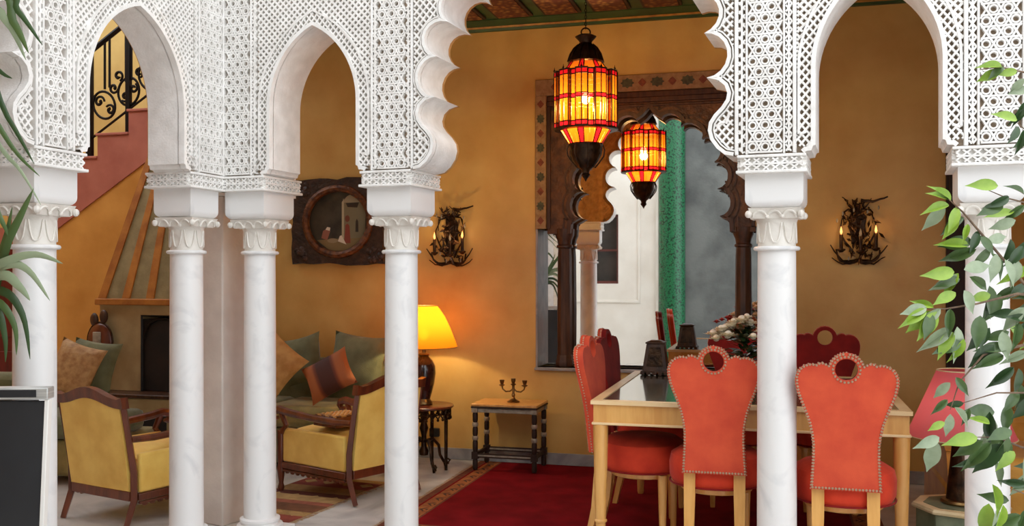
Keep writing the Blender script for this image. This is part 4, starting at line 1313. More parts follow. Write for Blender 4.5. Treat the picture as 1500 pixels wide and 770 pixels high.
# ---------------------------------------------------------------- things on the table
fp = px(1092, 0, 5.5)
fv = thing('flower_vase', 'bunch of white flowers with dark leaves on the dining table', 'flowers', (fp.x, fp.y, TH_ + .0064), 0)
b = MB(); b.lathe([(.045, 0), (.05, .008), (.066, .05), (.062, .10), (.045, .135), (.052, .15), (.044, .148)], 24); b.build('vase', M['vase'], fv)
r = random.Random(12)
b = MB()
lm = []
for k in range(170):
    a = r.uniform(0, 2 * PI); rr = r.uniform(.02, .13); z = r.uniform(.10, .31)
    c = Vector((rr * math.cos(a), rr * math.sin(a), z)); u = Vector((math.cos(a), math.sin(a), r.uniform(-.3, .7))).normalized() * r.uniform(.03, .05); v = Vector((-math.sin(a), math.cos(a), r.uniform(-.3, .3))) * .018
    b.add([c - u, c + v, c + u, c - v], [(0, 1, 2, 3)])
b.build('foliage', M['leaf_d'], fv, kind='stuff')
def blossom(c, R, m):
    b = MB()
    for ring_, (n, rr, tz) in enumerate(((9, 1.0, .15), (7, .68, .45), (5, .38, .8))):
        for k in range(n):
            a = 2 * PI * k / n + ring_ * .4
            d = Vector((math.cos(a), math.sin(a), tz)); t = Vector((-math.sin(a), math.cos(a), 0))
            e = d * R * rr
            b.add([c, c + e * .6 + t * R * .34, c + e, c + e * .6 - t * R * .34], [(0, 1, 2, 3)])
    b.sphere(tuple(c + Vector((0, 0, R * .18))), R * .35, 8, 5)
    b.build('blossom', m, fv, smooth=False)
for i in range(30):
    a = r.uniform(0, 2 * PI); rr = .19 * math.sqrt(r.random())
    blossom(Vector((rr * math.cos(a), rr * math.sin(a) * .7, .345 + r.uniform(-.035, .03) - rr * .45)), r.uniform(.05, .068), M['petal'])
for i in range(3):
    blossom(Vector((-.14 + .03 * i, .11, .33 + .012 * i)), .03, M['petal_red'])

bp = px(961, 0, 5.93)
bx = thing('wooden_stand', 'dark tapered wooden box lantern standing on the glass table', 'ornament', (bp.x, bp.y, TH_ + .0064), math.radians(-15.5))
b = MB(); b.frustum(.02, .185, .076, .07, .052, .05); b.build('tapered_body', M['wood_dark'], bx, bevel=.004)
for an in range(4):
    b = MB(); b.M = Matrix.Rotation(PI / 2 * an, 4, 'Z')
    yb = lambda z: -(.076 - .024 * (z - .02) / .165) - .001
    b.add([(-.05, yb(.05), .05), (.05, yb(.05), .05), (.034, yb(.165), .165), (-.034, yb(.165), .165)], [(0, 1, 2, 3)]); b.build('carved_panel', M['bronze'], bx, smooth=False)
b = MB(); b.box(-.058, .058, -.056, .056, .185, .195); b.frustum(.195, .205, .05, .048, .03, .03); b.build('cap', M['wood_dark'], bx, bevel=.003)
b = MB()
for an in range(4):
    b.M = Matrix.Rotation(PI / 2 * an, 4, 'Z')
    for k in range(5): b.box(-.085 + k * .0355, -.085 + k * .0355 + .024, -.086, -.062, 0, .02)
b.M = Matrix.Identity(4); b.box(-.082, .082, -.08, .08, .012, .024)
b.build('notched_foot', M['wood_dark'], bx, bevel=.002)

# ================================================================ RUGS
def rug_frame(name, label, fr, x0, x1, y0, y1):
    return thing(name, label, 'rug', fr.w((x0 + x1) / 2, (y0 + y1) / 2), fr.rz)
RGF = Frame((-0.568, 5.885), WB.rz)
RX0, RX1, RY0, RY1 = 0.0, 2.66, -0.70, 1.27
rg = rug_frame('red_rug', 'large crimson rug with an ochre border under the dining table', RGF, RX0, RX1, RY0, RY1)
hx, hy = (RX1 - RX0) / 2, (RY1 - RY0) / 2
b = MB(); b.box(-hx + .165, hx - .165, -hy + .165, hy, .0005, .005); b.build('field', M['rug_red'], rg, smooth=False)
for nm, i0, i1, mm, zt in (('outer_border', 0, .05, 'rug_brown', .005), ('border_stripe', .05, .064, 'rug_red', .0053), ('main_border', .064, .152, 'rug_gold', .005), ('inner_stripe', .152, .165, 'rug_brown', .0053)):
    b = MB(); b.prismz([(-hx + i0, hy), (-hx + i0, -hy + i0), (hx - i0, -hy + i0), (hx - i0, hy), (hx - i1, hy), (hx - i1, -hy + i1), (-hx + i1, -hy + i1), (-hx + i1, hy)], .0005, zt); b.build(nm, M[mm], rg, smooth=False)
b = MB()
def motif(cx, cy, an):
    c, s = math.cos(an), math.sin(an)
    for pl in ([(-.05, -.02), (0, .022), (.05, -.02), (.022, -.012), (0, .004), (-.022, -.012)], [(-.018, -.03), (.018, -.03), (0, -.012)]):
        b.prismz([(cx + c * x - s * y, cy + s * x + c * y) for x, y in pl], .005, .0056)
k = 0; y = -hy + .22
while y < hy - .06:
    motif(-hx + .108, y, PI / 2); motif(hx - .108, y, -PI / 2); y += .135
x = -hx + .22
while x < hx - .16:
    motif(x, -hy + .108, PI); x += .135
b.build('border_motifs', M['rug_dark'], rg, smooth=False, kind='stuff')
b = MB(); rr = random.Random(2); y = -hy
while y < hy:
    l = rr.uniform(.02, .035); b.add([(-hx, y, .003), (-hx - l, y + rr.uniform(-.006, .006), .001), (-hx - l, y + .006, .001), (-hx, y + .007, .003)], [(0, 1, 2, 3)]); y += .011
b.build('fringe', M['fringe'], rg, smooth=False, kind='stuff')

KF = Frame((-1.25, 5.31), -math.radians(22))
kl = rug_frame('kilim_rug', 'worn striped kilim in faded red and ochre under the right armchair', KF, -.57, 0, 0.05, 1.15)
hx, hy = .285, .55
cols = [srgb(150, 70, 52), srgb(176, 140, 84), srgb(120, 74, 44), srgb(166, 92, 66), srgb(190, 152, 96), srgb(104, 50, 36), srgb(158, 120, 70), srgb(140, 60, 48)]
km = [mat('kilim_wool_%d' % i, c, tuple(v * .72 for v in c[:3]) + (1,), 16, .95, .4, 260) for i, c in enumerate(cols)]
y = -hy; i = 0
while y < hy - .01:
    h = (.13, .09, .16, .07)[i % 4]; y1 = min(y + h, hy)
    b = MB(); b.box(-hx, hx, y, y1, .0005, .0065); b.build('woven_stripe', km[i % 8], kl, smooth=False); y = y1; i += 1
b = MB()
for j in range(4):
    for sy in (-.38, .0, .40):
        cx = -hx + .08 + j * .14
        b.prismz([(cx, sy - .05), (cx + .05, sy), (cx, sy + .05), (cx - .05, sy)], .0065, .0075)
b.build('diamond_motifs', km[4], kl, smooth=False, kind='stuff')
b = MB(); y = -hy
while y < hy:
    l = rr.uniform(.02, .04); b.add([(hx, y, .004), (hx + l, y + rr.uniform(-.006, .006), .001), (hx + l, y + .007, .001), (hx, y + .008, .004)], [(0, 1, 2, 3)]); y += .012
b.build('fringe', M['fringe'], kl, smooth=False, kind='stuff')

# ================================================================ ARMCHAIRS
def armchair(loc, rz, label):
    t = thing('armchair', label, 'armchair', loc, rz, 'yellow upholstered wooden armchairs')
    hw, hd = .29, .33
    wd = M['wood_red']
    for s in (-1, 1):
        # rear post + raked leg
        b = MB(); yb = -hd
        b.tube([(s * (hw - .02), yb - .055, 0.0), (s * (hw - .02), yb + .0, .15), (s * (hw - .02), yb, .30), (s * (hw - .02), yb - .035, .50), (s * (hw - .02), yb - .075, .70)], [.020, .024, .024, .022, .020], 4)
        b.build('rear_post', wd, t, ang=30, bevel=.003)
        b = MB(); b.lathe([(.016, 0), (.022, .02), (.015, .05), (.022, .10), (.026, .14), (.02, .17), (.024, .2), (.024, .38)], 12, (s * (hw - .02), hd - .03, 0)); b.build('front_leg', wd, t)
        b = MB(); b.box(s * (hw - .02) - .016, s * (hw - .02) + .016, -hd + .02, hd - .05, .145, .185); b.build('side_rail', wd, t, bevel=.005)
        b = MB(); b.box(s * (hw - .02) - .010, s * (hw - .02) + .010, -hd + .03, hd - .05, .125, .140); b.build('lower_moulding', wd, t, bevel=.004)
        b = MB()
        for k in range(11):
            b.sphere((s * (hw - .02), -hd + .07 + k * .05, .122), .013, 7, 4, (.7, 1.5, .8))
        b.build('carved_scallops', wd, t, kind='stuff')
        b = MB(); b.box(s * (hw - .028) - .018, s * (hw - .028) + .018, -hd + .03, hd - .055, .186, .40); b.build('side_panel', M['yellow_cloth'], t, bevel=.012)
        # arm: sweeps forward and curls over in a scroll
        b = MB(); P = [(-hd - .03, .485), (-hd + .12, .478), (-hd + .32, .485), (hd - .12, .50), (hd - .03, .512), (hd + .02, .502), (hd + .035, .475), (hd + .015, .452), (hd - .012, .46)]
        b.tube([(s * (hw - .01), y, z) for y, z in P], [.018, .02, .022, .025, .027, .026, .022, .018, .012], 8); b.build('arm_rest', wd, t)
        b = MB(); b.tube([(s * (hw - .015), hd - .05, .37), (s * (hw - .015), hd - .085, .42), (s * (hw - .012), hd - .045, .49)], [.022, .018, .02], 8); b.build('arm_support', wd, t)
    b = MB(); b.box(-hw + .04, hw - .04, -hd - .018, -hd + .016, .145, .20); b.build('rear_rail', wd, t, bevel=.005)
    b = MB(); b.box(-hw + .04, hw - .04, hd - .05, hd - .015, .145, .20); b.build('front_rail', wd, t, bevel=.005)
    # curved crest
    b = MB(); n = 16; top = []; bot = []
    for i in range(n + 1):
        u = -1 + 2 * i / n
        bump_ = .055 * (0.5 + 0.5 * math.cos(PI * min(1, abs(u) * 1.15)))
        top.append((u * hw, .705 + bump_ + (.012 if abs(u) > .93 else 0))); bot.append((u * (hw - .0), .655 + bump_ * .8))
    b.prism(bot + list(reversed(top)), -.022, .022); b.v = [(v[0], v[1] - hd - (v[2] - .30) * .19, v[2]) for v in b.v]; b.build('crest_rail', wd, t, bevel=.006)
    b = MB(); pl = [(-hw + .04, .20), (hw - .04, .20)] + [(x * .88, z + .004) for x, z in reversed(bot)]
    b.prism(pl, -.016, .03); b.v = [(v[0], v[1] - hd - max(0, v[2] - .30) * .19, v[2]) for v in b.v]; b.build('back_panel', M['yellow_cloth'], t, bevel=.008)
    b = MB(); b.box(-hw + .045, hw - .045, -hd + .05, hd - .03, .20, .345); b.build('seat_base', M['yellow_cloth'], t, bevel=.03)
    b = MB(); b.M = Matrix.Translation((0, .01, .36)) @ Matrix.Rotation(PI / 2, 4, 'X'); b.pillow(2 * hw - .09, 2 * hd - .08, .12); b.build('seat_cushion', M['yellow_cloth'], t)
    return t
ac1 = armchair((-2.105, 5.665, 0), math.radians(-31), 'yellow armchair with its back to us behind the left arch')
ac2 = armchair((-1.06, 6.17, 0), math.radians(52), 'yellow armchair turned sideways between the corner columns and the lamp')
ac2.location.z = .0068

# game box lying on the seat of the right armchair
Rm = Matrix.Rotation(math.radians(52), 3, 'Z'); sp = Vector((-1.06, 6.17, 0)) + Rm @ Vector((-.10, -.07, 0))
gb = thing('game_box', 'wooden marquetry game box lying on the seat of the sideways armchair', 'box', (sp.x, sp.y, .437), math.radians(48))
b = MB(); b.box(-.13, .13, -.11, .11, 0, .062); b.build('box_body', M['wood_red'], gb, bevel=.004)
b = MB(); b.box(-.123, .123, -.103, .103, .062, .07); b.build('inlaid_lid', M['marquetry'], gb, bevel=.003)
b = MB()
for i in range(6):
    for j in range(5):
        b.sphere((-.085 + i * .034, -.068 + j * .034, .072), .0125, 8, 4, (1, 1, .5))
b.build('game_pieces', M['wood_light'], gb, kind='stuff')

# ================================================================ SOFA ALONG THE BACK WALL
sf = thing('sofa', 'green and gold sofa along the back wall below the painting', 'sofa', WB.w(-1.62, -0.44), WB.rz)
b = MB(); b.box(-.66, .66, -.29, .40, .05, .30); b.build('base', M['green_cloth'], sf, bevel=.03)
b = MB()
for k in range(2):
    b = MB(); b.box(-.65 + k * .652, .0 - .004 + k * .652, -.31, .25, .302, .455); b.build('seat_cushion', M['green_gold'], sf, bevel=.045)
b = MB(); b.box(-.66, .66, .26, .40, .30, .74); b.build('back', M['green_cloth'], sf, bevel=.05)
for sx in (-1, 1):
    for y in (-.24, .34):
        b = MB(); b.box(sx * .58 - .03, sx * .58 + .03, y - .03, y + .03, 0, .051); b.build('foot', M['wood_dark'], sf)
def cushion(name, x, y, d, w, h, t, rot, m, label, trim=None):
    p = px(x, y, d)
    c = thing(name, label, 'cushion', p, 0, 'cushions')
    c.rotation_euler = rot
    b = MB(); b.pillow(w, h, t); b.build('cover', m, c)
    return c
cushion('cushion', 440, 528, 7.14, .35, .38, .16, (-.30, math.radians(-14), -.28), M['green_cloth'], 'left of the two green back cushions on the sofa')
cushion('cushion', 523, 530, 7.04, .44, .42, .17, (-.28, math.radians(6), -.28), M['green_cloth'], 'green back cushion on the sofa, behind the brown striped one')
cushion('cushion', 482, 550, 6.78, .36, .30, .13, (-.45, math.radians(-28), -.10), M['brown_stripe'], 'brown and orange striped cushion tilted on the sofa')
cushion('cushion', 403, 532, 6.86, .36, .34, .14, (-.35, math.radians(38), -.30), M['tan_cloth'], 'tan cushion at the left end of the sofa beside the column')

# sofa on the left, under the stairs
s2 = thing('sofa', 'olive bench sofa below the staircase behind the left armchair', 'sofa', (-3.20, 6.70, 0), math.radians(-10))
b = MB(); b.box(-.72, .62, -.32, .34, .05, .29); b.build('base', M['green_gold'], s2, bevel=.03)
for k in range(2):
    b = MB(); b.box(-.71 + k * .665, -.05 + k * .665, -.34, .20, .292, .44); b.build('seat_cushion', M['green_cloth'], s2, bevel=.045)
b = MB(); b.box(-.72, -.02, .21, .35, .29, .66); b.build('back', M['green_cloth'], s2, bevel=.05)
for sx in (-.62, .54):
    for y in (-.27, .28):
        b = MB(); b.box(sx - .03, sx + .03, y - .03, y + .03, 0, .051); b.build('foot', M['wood_dark'], s2)
cushion('cushion', 108, 541, 6.55, .34, .38, .14, (-.35, math.radians(16), -.15), M['beige_cloth'], 'beige brocade cushion leaning above the left armchair')
cushion('cushion', 136, 535, 6.72, .34, .36, .13, (-.30, math.radians(8), -.05), M['green_cloth'], 'green cushion behind the beige brocade one')

# ================================================================ FIREPLACE
fx = thing('fireplace', 'plastered fireplace with a tall striped conical hood beside the sofa', 'fireplace', WB.w(-2.63, 0.0), WB.rz)
def W3(x, y, z): return (x, y, z)
HB, HT2 = 1.135, 2.95
b = MB(); b.frustum(HB + .05, HT2, .57, .44, .10, .10, 0, 0)
b.v = [(x, y * 1.0 if y < 0 else -0.016, z) for x, y, z in b.v]; b.build('hood', M['hood_grey'], fx, smooth=False)
for k in range(6):                                       # ribs running up the hood
    u = -1 + 2 * k / 5
    b = MB(); w0, w1 = .034, .014
    v = []
    for z, hw2, d2, w in ((HB + .052, .57, .44, w0), (HT2, .10, .10, w1)):
        xx = u * (hw2 - w)
        v += [(xx - w, -d2 - .012, z), (xx + w, -d2 - .012, z), (xx + w, -d2 + .01, z), (xx - w, -d2 + .01, z)]
    b.add(v, [(0, 3, 2, 1), (4, 5, 6, 7), (0, 1, 5, 4), (1, 2, 6, 5), (2, 3, 7, 6), (3, 0, 4, 7)]); b.build('hood_rib', M['hood_ochre'], fx, smooth=False)
for u in (0, 1, 2):                                      # ribs on the left flank
    b = MB(); v = []
    for z, hw2, d2, w in ((HB + .052, .57, .44, .03), (HT2, .10, .10, .012)):
        yy = -d2 * (0.12 + .38 * u) - .02
        v += [(-hw2 - .012, yy - w, z), (-hw2 + .01, yy - w, z), (-hw2 + .01, yy + w, z), (-hw2 - .012, yy + w, z)]
    b.add(v, [(0, 3, 2, 1), (4, 5, 6, 7), (0, 1, 5, 4), (1, 2, 6, 5), (2, 3, 7, 6), (3, 0, 4, 7)]); b.build('hood_rib', M['hood_ochre'], fx, smooth=False)
b = MB(); b.box(-.595, .595, -.465, -.016, HB, HB + .05); b.build('mantel_moulding', M['hood_ochre'], fx, bevel=.008)
for x0, x1, z0, z1 in ((-.57, -.19, .48, HB), (.19, .33, .48, HB), (-.19, .19, 1.06, HB), (.33, .57, 1.0, HB)):
    b = MB(); b.box(x0, x1, -.43, -.016, z0, z1); b.build('chimney_breast', M['beige_plaster'], fx, smooth=False)
b = MB(); b.box(-.19, .19, -.10, -.018, .48, 1.06); b.build('firebox', M['soot'], fx, smooth=False)
b = MB(); b.box(-.19, .19, -.425, -.40, .48, 1.03); b.build('fire_door', M['soot'], fx, bevel=.004)
b = MB()
b.tube([(-.185, -.44, .48), (-.185, -.44, 1.055), (.185, -.44, 1.055), (.185, -.44, .48)], .012, 4); b.build('fire_frame', M['iron'], fx)
b = MB(); n = 14
b.tube([(.17 * math.cos(PI * i / n), -.432, .885 + .15 * math.sin(PI * i / n)) for i in range(n + 1)], .01, 6); b.build('fire_arch', M['iron'], fx)
b = MB(); b.box(-.59, .33, -.62, -.016, .0, .45); b.build('hearth_bench', M['beige_plaster'], fx, bevel=.01)
b = MB(); b.box(-.60, .335, -.635, -.016, .45, .478); b.build('hearth_slab', M['wood_dark'], fx, bevel=.006)
b = MB(); b.box(-.16, .16, -.632, -.621, .12, .34); b.build('log_niche', M['soot'], fx, smooth=False)

# carved instrument-shaped ornament hanging on the chimney breast
op = WB.w(-3.155, -.435)
orn = thing('wall_ornament', 'dark carved wooden lute-like ornament hanging on the fireplace', 'ornament', (op.x, op.y, .82), WB.rz)
orn.scale = (1.3, 1.0, 1.3)
b = MB(); b.sphere((0, -.045, .03), .095, 18, 12, (.92, .42, 1.15)); b.build('round_body', M['wood_red'], orn)
b = MB(); b.box(-.028, .028, -.092, -.082, -.03, .085); b.build('pale_plaque', M['bone'], orn, bevel=.004)
b = MB(); b.tube([(0, -.04, -.06), (-.01, -.04, -.14), (-.02, -.035, -.24), (-.03, -.03, -.34)], [.04, .024, .016, .011], 10); b.build('long_neck', M['wood_red'], orn)
for sx in (-1, 1):
    b = MB(); b.sphere((sx * .033 - .01, -.045, .165 + .01 * sx), .034, 12, 8, (.8, .7, 1.2)); b.build('carved_head', M['wood_dark'], orn)
b = MB(); b.tube([(.093 * .92 * math.cos(2 * PI * i / 28), -.05, .03 + .108 * math.sin(2 * PI * i / 28)) for i in range(28)], .008, 6, closed=True); b.build('rim', M['bronze'], orn)

# ================================================================ STAIR RAILING
rl = thing('stair_railing', 'black wrought iron stair railing with scrolls behind the left arch', 'railing', WB.w(0, 0.03), WB.rz)
def ra(x): 
    u = (x - 750) / F; return u * 7.084 / (math.cos(math.radians(15.5)) + math.sin(math.radians(15.5)) * u)
def rz_(x, y):
    a = ra(x); Y = 7.084 - math.sin(math.radians(15.5)) * a; return EYE + (H0 - y) / F * Y
def step_z(a):
    for a0, a1, zt in tops:
        if a0 - 1e-6 <= a <= a1 + 1e-6: return zt + .023
    return 2.0
for x, rr_ in ((128, .028), (185, .022), (242, .022), (80, .022)):
    a = ra(x); b = MB(); b.box(a - rr_, a + rr_, -.018, .018, step_z(a) , 3.45 + (a + 3.3) * .62); b.build('newel_post', M['iron'], rl, bevel=.004)
for x in (150, 157, 181, 189, 205, 213, 106, 100, 60, 52, 20, 12, -30, -38):
    a = ra(x); b = MB(); b.tube([(a, 0, rz_(x, 128 - (x - 155) * .35) if x > 90 else 2.72 + (a + 3.3) * .62), (a, 0, 3.45 + (a + 3.3) * .62)], .011, 6); b.build('baluster', M['iron'], rl)
def spiral(cx, cz, R, a0, turns, flip=1, r=.010):
    b = MB(); pts = []
    for i in range(26):
        t = i / 25; a = a0 + flip * turns * 2 * PI * t; q = R * (1 - .78 * t)
        pts.append((cx + q * math.cos(a), 0, cz + q * math.sin(a)))
    b.tube(pts, [r * (1 + .5 * (i / 25)) for i in range(26)], 6); b.build('scroll', M['iron'], rl)
def oval(cx, cz, rx, rz, tilt):
    b = MB(); c, s = math.cos(tilt), math.sin(tilt)
    b.tube([(cx + c * rx * math.cos(2 * PI * i / 24) - s * rz * math.sin(2 * PI * i / 24), 0, cz + s * rx * math.cos(2 * PI * i / 24) + c * rz * math.sin(2 * PI * i / 24)) for i in range(24)], .011, 6, closed=True); b.build('oval_ring', M['iron'], rl)
for x, y, w, h, tl_ in ((149, 153, .10, .12, .6), (185, 133, .10, .115, -.2), (216, 110, .10, .12, .5)):
    oval(ra(x), rz_(x, y), w, h, tl_)
for x, y, R, a0, f_ in ((142, 148, .05, 0, 1), (158, 160, .045, 2.5, -1), (180, 140, .045, 4, 1), (192, 128, .04, 1, -1), (163, 128, .045, -.2, -1), (170, 110, .045, -1.2, 1), (200, 105, .045, -1.2, 1)):
    spiral(ra(x), rz_(x, y), R, a0, 1.1, f_)
b = MB(); b.tube([(a, 0, 3.45 + (a + 3.3) * .62) for a in (-4.6, -4.0, -3.4, -2.8, -2.45)], .022, 8); b.build('handrail', M['iron'], rl)
b = MB(); b.tube([(a, 0, 2.72 + (a + 3.3) * .62) for a in (-4.6, -4.0, -3.4, -2.8, -2.45)], .011, 6); b.build('lower_rail', M['iron'], rl)

# ================================================================ RIGHT CORNER: PINK LAMP, PAINTED TABLE, GOLD SOFA
pk = px(1408, 0, 4.50)
ot = thing('octagonal_table', 'low painted green and cream octagonal table under the pink lamp', 'side table', (pk.x, pk.y, 0), math.radians(10))
b = MB(); b.lathe([(.20, .285), (.215, .29), (.218, .30), (.21, .31)], 8, a0=PI / 8); b.build('table_top', M['paint_cream'], ot, ang=20)
b = MB(); b.lathe([(.165, .309), (.165, .3125)], 8, a0=PI / 8); b.build('top_field', M['paint_green'], ot, ang=20)
for k in range(8):
    a = PI / 4 * k
    b = MB(); b.M = Matrix.Rotation(a, 4, 'Z'); hw2 = .073
    pl = [(-hw2, 0), (-hw2 + .018, 0), (-hw2 + .018, .15)] + [(-.05 * math.cos(PI * i / 8), .15 + .06 * math.sin(PI * i / 8)) for i in range(1, 8)] + [(hw2 - .018, .15), (hw2 - .018, 0), (hw2, 0), (hw2, .284), (-hw2, .284)]
    b.prism(pl, -.182, -.170); b.build('side_panel', M['paint_green'], ot, smooth=False)
b = MB(); b.lathe([(.186, .262), (.19, .268), (.186, .276)], 8, a0=PI / 8, cap=False); b.build('top_moulding', M['paint_cream'], ot, ang=20)
plm = thing('pink_lamp', 'lamp with a pink cone shade and dark tapered base at right', 'lamp', (pk.x, pk.y, .314), 0)
b = MB(); b.lathe([(.085, 0), (.09, .008), (.085, .018), (.06, .022)], 28); b.build('brass_foot', M['brass'], plm)
b = MB(); b.lathe([(.066, .02), (.06, .08), (.045, .22), (.038, .30), (.03, .315), (.012, .32), (.012, .42)], 28); b.build('tapered_base', M['bronze'], plm)
b = MB(); b.lathe([(.236, .31), (.105, .615)], 40, cap=False); b.build('lamp_shade', M['shade_pink'], plm, label='pink fabric cone shade')
for r_, z in ((.236, .31), (.105, .615)):
    b = MB(); b.tube([(r_ * math.cos(2 * PI * i / 40), r_ * math.sin(2 * PI * i / 40), z) for i in range(40)], .003, 5, closed=True); b.build('shade_rim', M['paint_cream'], plm)
b = MB(); b.sphere((0, 0, .44), .028, 12, 8, (1, 1, 1.3)); b.build('bulb', M['bulb_small'], plm)
lamp('pink_lamp_light', (0, 0, .395), LAMP['pink'], (1, .7, .45), .03, plm)

gs = thing('gold_sofa', 'gold silk sofa in the right corner behind the pink lamp', 'sofa', (2.70, 5.16, 0), math.radians(-15.5))
b = MB(); b.box(-.42, .55, -.40, .40, .06, .32); b.build('base', M['gold_cloth'], gs, bevel=.03)
b = MB(); b.box(-.28, .55, -.42, .24, .322, .46); b.build('seat_cushion', M['gold_cloth'], gs, bevel=.05)
b = MB(); b.box(-.42, .55, .25, .40, .32, .60); b.build('back', M['gold_cloth'], gs, bevel=.05)
b = MB(); b.prism([(-.40, .0), (.38, .0), (.38, .22), (.1, .24), (-.40, .16)], -.06, .06); b.M = Matrix.Identity(4)
b.v = [(-.35 + y, x, .321 + z) for x, y, z in b.v]; b.f = [tuple(reversed(f)) for f in b.f]; b.build('arm', M['gold_cloth'], gs, bevel=.03)
for sx in (-.36, .49):
    for y in (-.34, .34):
        b = MB(); b.box(sx - .03, sx + .03, y - .03, y + .03, 0, .061); b.build('foot', M['wood_dark'], gs)

# ================================================================ MENU BOARD AT LOWER LEFT
bd = thing('menu_board', 'black board with a metal top edge at the lower left', 'board', (px(73, 0, 3.3).x - .285, 3.3, 0), math.radians(3))
hw2 = .275
def lean_board(sgn, nm):
    b = MB(); b.box(-hw2, hw2, -.012, .012, .02, .95); ob = b.build(nm, M['black'], bd, bevel=.003); ob.rotation_euler = (sgn * -.10, 0, 0); ob.location = (0, sgn * -.10, 0); return ob
f1 = lean_board(1, 'front_board'); f2 = lean_board(-1, 'rear_board'); f2.scale = (.86, 1, 1)
for f_ in (f1,):
    for x in (-hw2, hw2):
        b = MB(); b.box(x - .006, x + .008, -.016, .016, .0, .955); b.build('edge_strip', M['white_board'], f_, bevel=.002)
b = MB(); b.box(-hw2 - .008, hw2 + .008, -.028, .028, .952, .992); b.build('metal_top', M['silver'], bd, bevel=.004)
b = MB(); b.box(-hw2 + .0, hw2 - .03, -.030, -.0285, .96, .985); b.build('dark_slot', M['black'], bd)

# ================================================================ PLANTS
def leaf_mesh(name, m, w=.40, n=9, fold=.10, curl=.18):
    """leaf of length 1 along +x, normal +z"""
    vs, fs = [], []
    for i in range(n + 1):
        t = i / n
        ww = w / 2 * (math.sin(PI * t ** .8) ** .85) * (1.0 if t < .6 else 1 - .62 * ((t - .6) / .4)) if 0 < t < 1 else 0.003
        z = -curl * t * t
        vs += [(t, -ww, z + fold * ww * 2), (t, 0, z), (t, ww, z + fold * ww * 2)]
    for i in range(n):
        for k in range(2):
            a = 3 * i + k; fs.append((a, a + 3, a + 4, a + 1))
    b = MB(); b.add(vs, fs)
    return b.data(name, m, ang=80)
LFM = {k: [leaf_mesh('leaf', M[m], w, 9, f_, c) for w, f_, c in ((.38, .25, .16), (.33, .45, .26), (.42, .16, .08))] for k, m in (('a', 'leaf_a'), ('b', 'leaf_b'), ('c', 'leaf_c'), ('d', 'leaf_d'))}

fic = thing('ficus_tree', 'ficus tree with drooping green and grey leaves at the right edge', 'plant', (1.55, 2.55, 0), 0)
b = MB(); b.lathe([(.13, 0), (.15, .02), (.19, .30), (.205, .33), (.20, .345), (.18, .345), (.17, .31)], 28); b.build('pot', M['terracotta'], fic)
b = MB(); b.lathe([(.001, .315), (.172, .316)], 24, cap=False); b.build('soil', M['rug_dark'], fic)
tk = [(0, 0, .31), (.02, 0, .8), (-.01, .02, 1.3), (.01, 0, 1.8), (0, .02, 2.25)]
b = MB(); b.tube(tk, [.028, .024, .02, .014, .006], 8); b.build('trunk', M['bark'], fic)
rf = random.Random(21)
FO = Vector((1.55, 2.55, 0))
def branch(pts, r0):
    """pts: image points with depth, first one nearest the trunk"""
    P = [px(*p) - FO for p in pts]
    z = P[0].z - .12
    root = Vector((0, 0, max(.5, min(2.2, z))))
    b = MB(); b.tube([root] + P, [r0 * 1.6] + [r0 * (1 - .75 * i / (len(P) - 1)) for i in range(len(P))], 6); b.build('branch', M['bark'], fic)
    return P
def leaf(x, y, d, ang, L, kind, tilt=None):
    """leaf stalk at image (x, y); tip direction ang (deg, 0 = right, 90 = up in the image), L in pixels"""
    base = px(x, y, d) - FO
    a = math.radians(ang); ln_ = L * .95 / F * d
    u = Vector((math.cos(a), rf.uniform(-.35, .35), math.sin(a))).normalized()
    nrm = Vector((rf.uniform(-.5, .5), -1, rf.uniform(-.1, .9))) if tilt is None else Vector(tilt)
    nrm = (nrm - u * nrm.dot(u)).normalized(); v = nrm.cross(u)
    Mx = Matrix(((u.x, v.x, nrm.x, base.x), (u.y, v.y, nrm.y, base.y), (u.z, v.z, nrm.z, base.z), (0, 0, 0, 1))) @ Matrix.Diagonal((ln_, ln_, ln_, 1))
    inst('leaf', rf.choice(LFM[kind]), fic, M=Mx)
branch([(1560, 130, 2.5), (1510, 108, 2.45), (1465, 98, 2.4), (1435, 102, 2.38)], .0035)
branch([(1560, 250, 2.5), (1520, 205, 2.45), (1490, 180, 2.4)], .0035)
branch([(1570, 470, 2.55), (1500, 415, 2.5), (1440, 345, 2.4), (1410, 310, 2.36), (1390, 292, 2.35)], .005)
branch([(1570, 440, 2.55), (1490, 430, 2.5), (1430, 445, 2.42), (1385, 452, 2.38), (1355, 452, 2.36)], .0045)
branch([(1565, 520, 2.5), (1500, 505, 2.45), (1440, 520, 2.42), (1405, 560, 2.4), (1392, 600, 2.4)], .0045)
branch([(1565, 600, 2.55), (1510, 575, 2.5), (1460, 575, 2.45), (1410, 590, 2.4)], .004)
branch([(1565, 700, 2.55), (1510, 660, 2.5), (1460, 640, 2.45), (1425, 640, 2.42)], .004)
branch([(1565, 760, 2.55), (1520, 730, 2.5), (1480, 715, 2.45)], .004)
branch([(1560, 340, 2.5), (1515, 300, 2.45), (1475, 290, 2.4), (1440, 275, 2.38)], .0035)
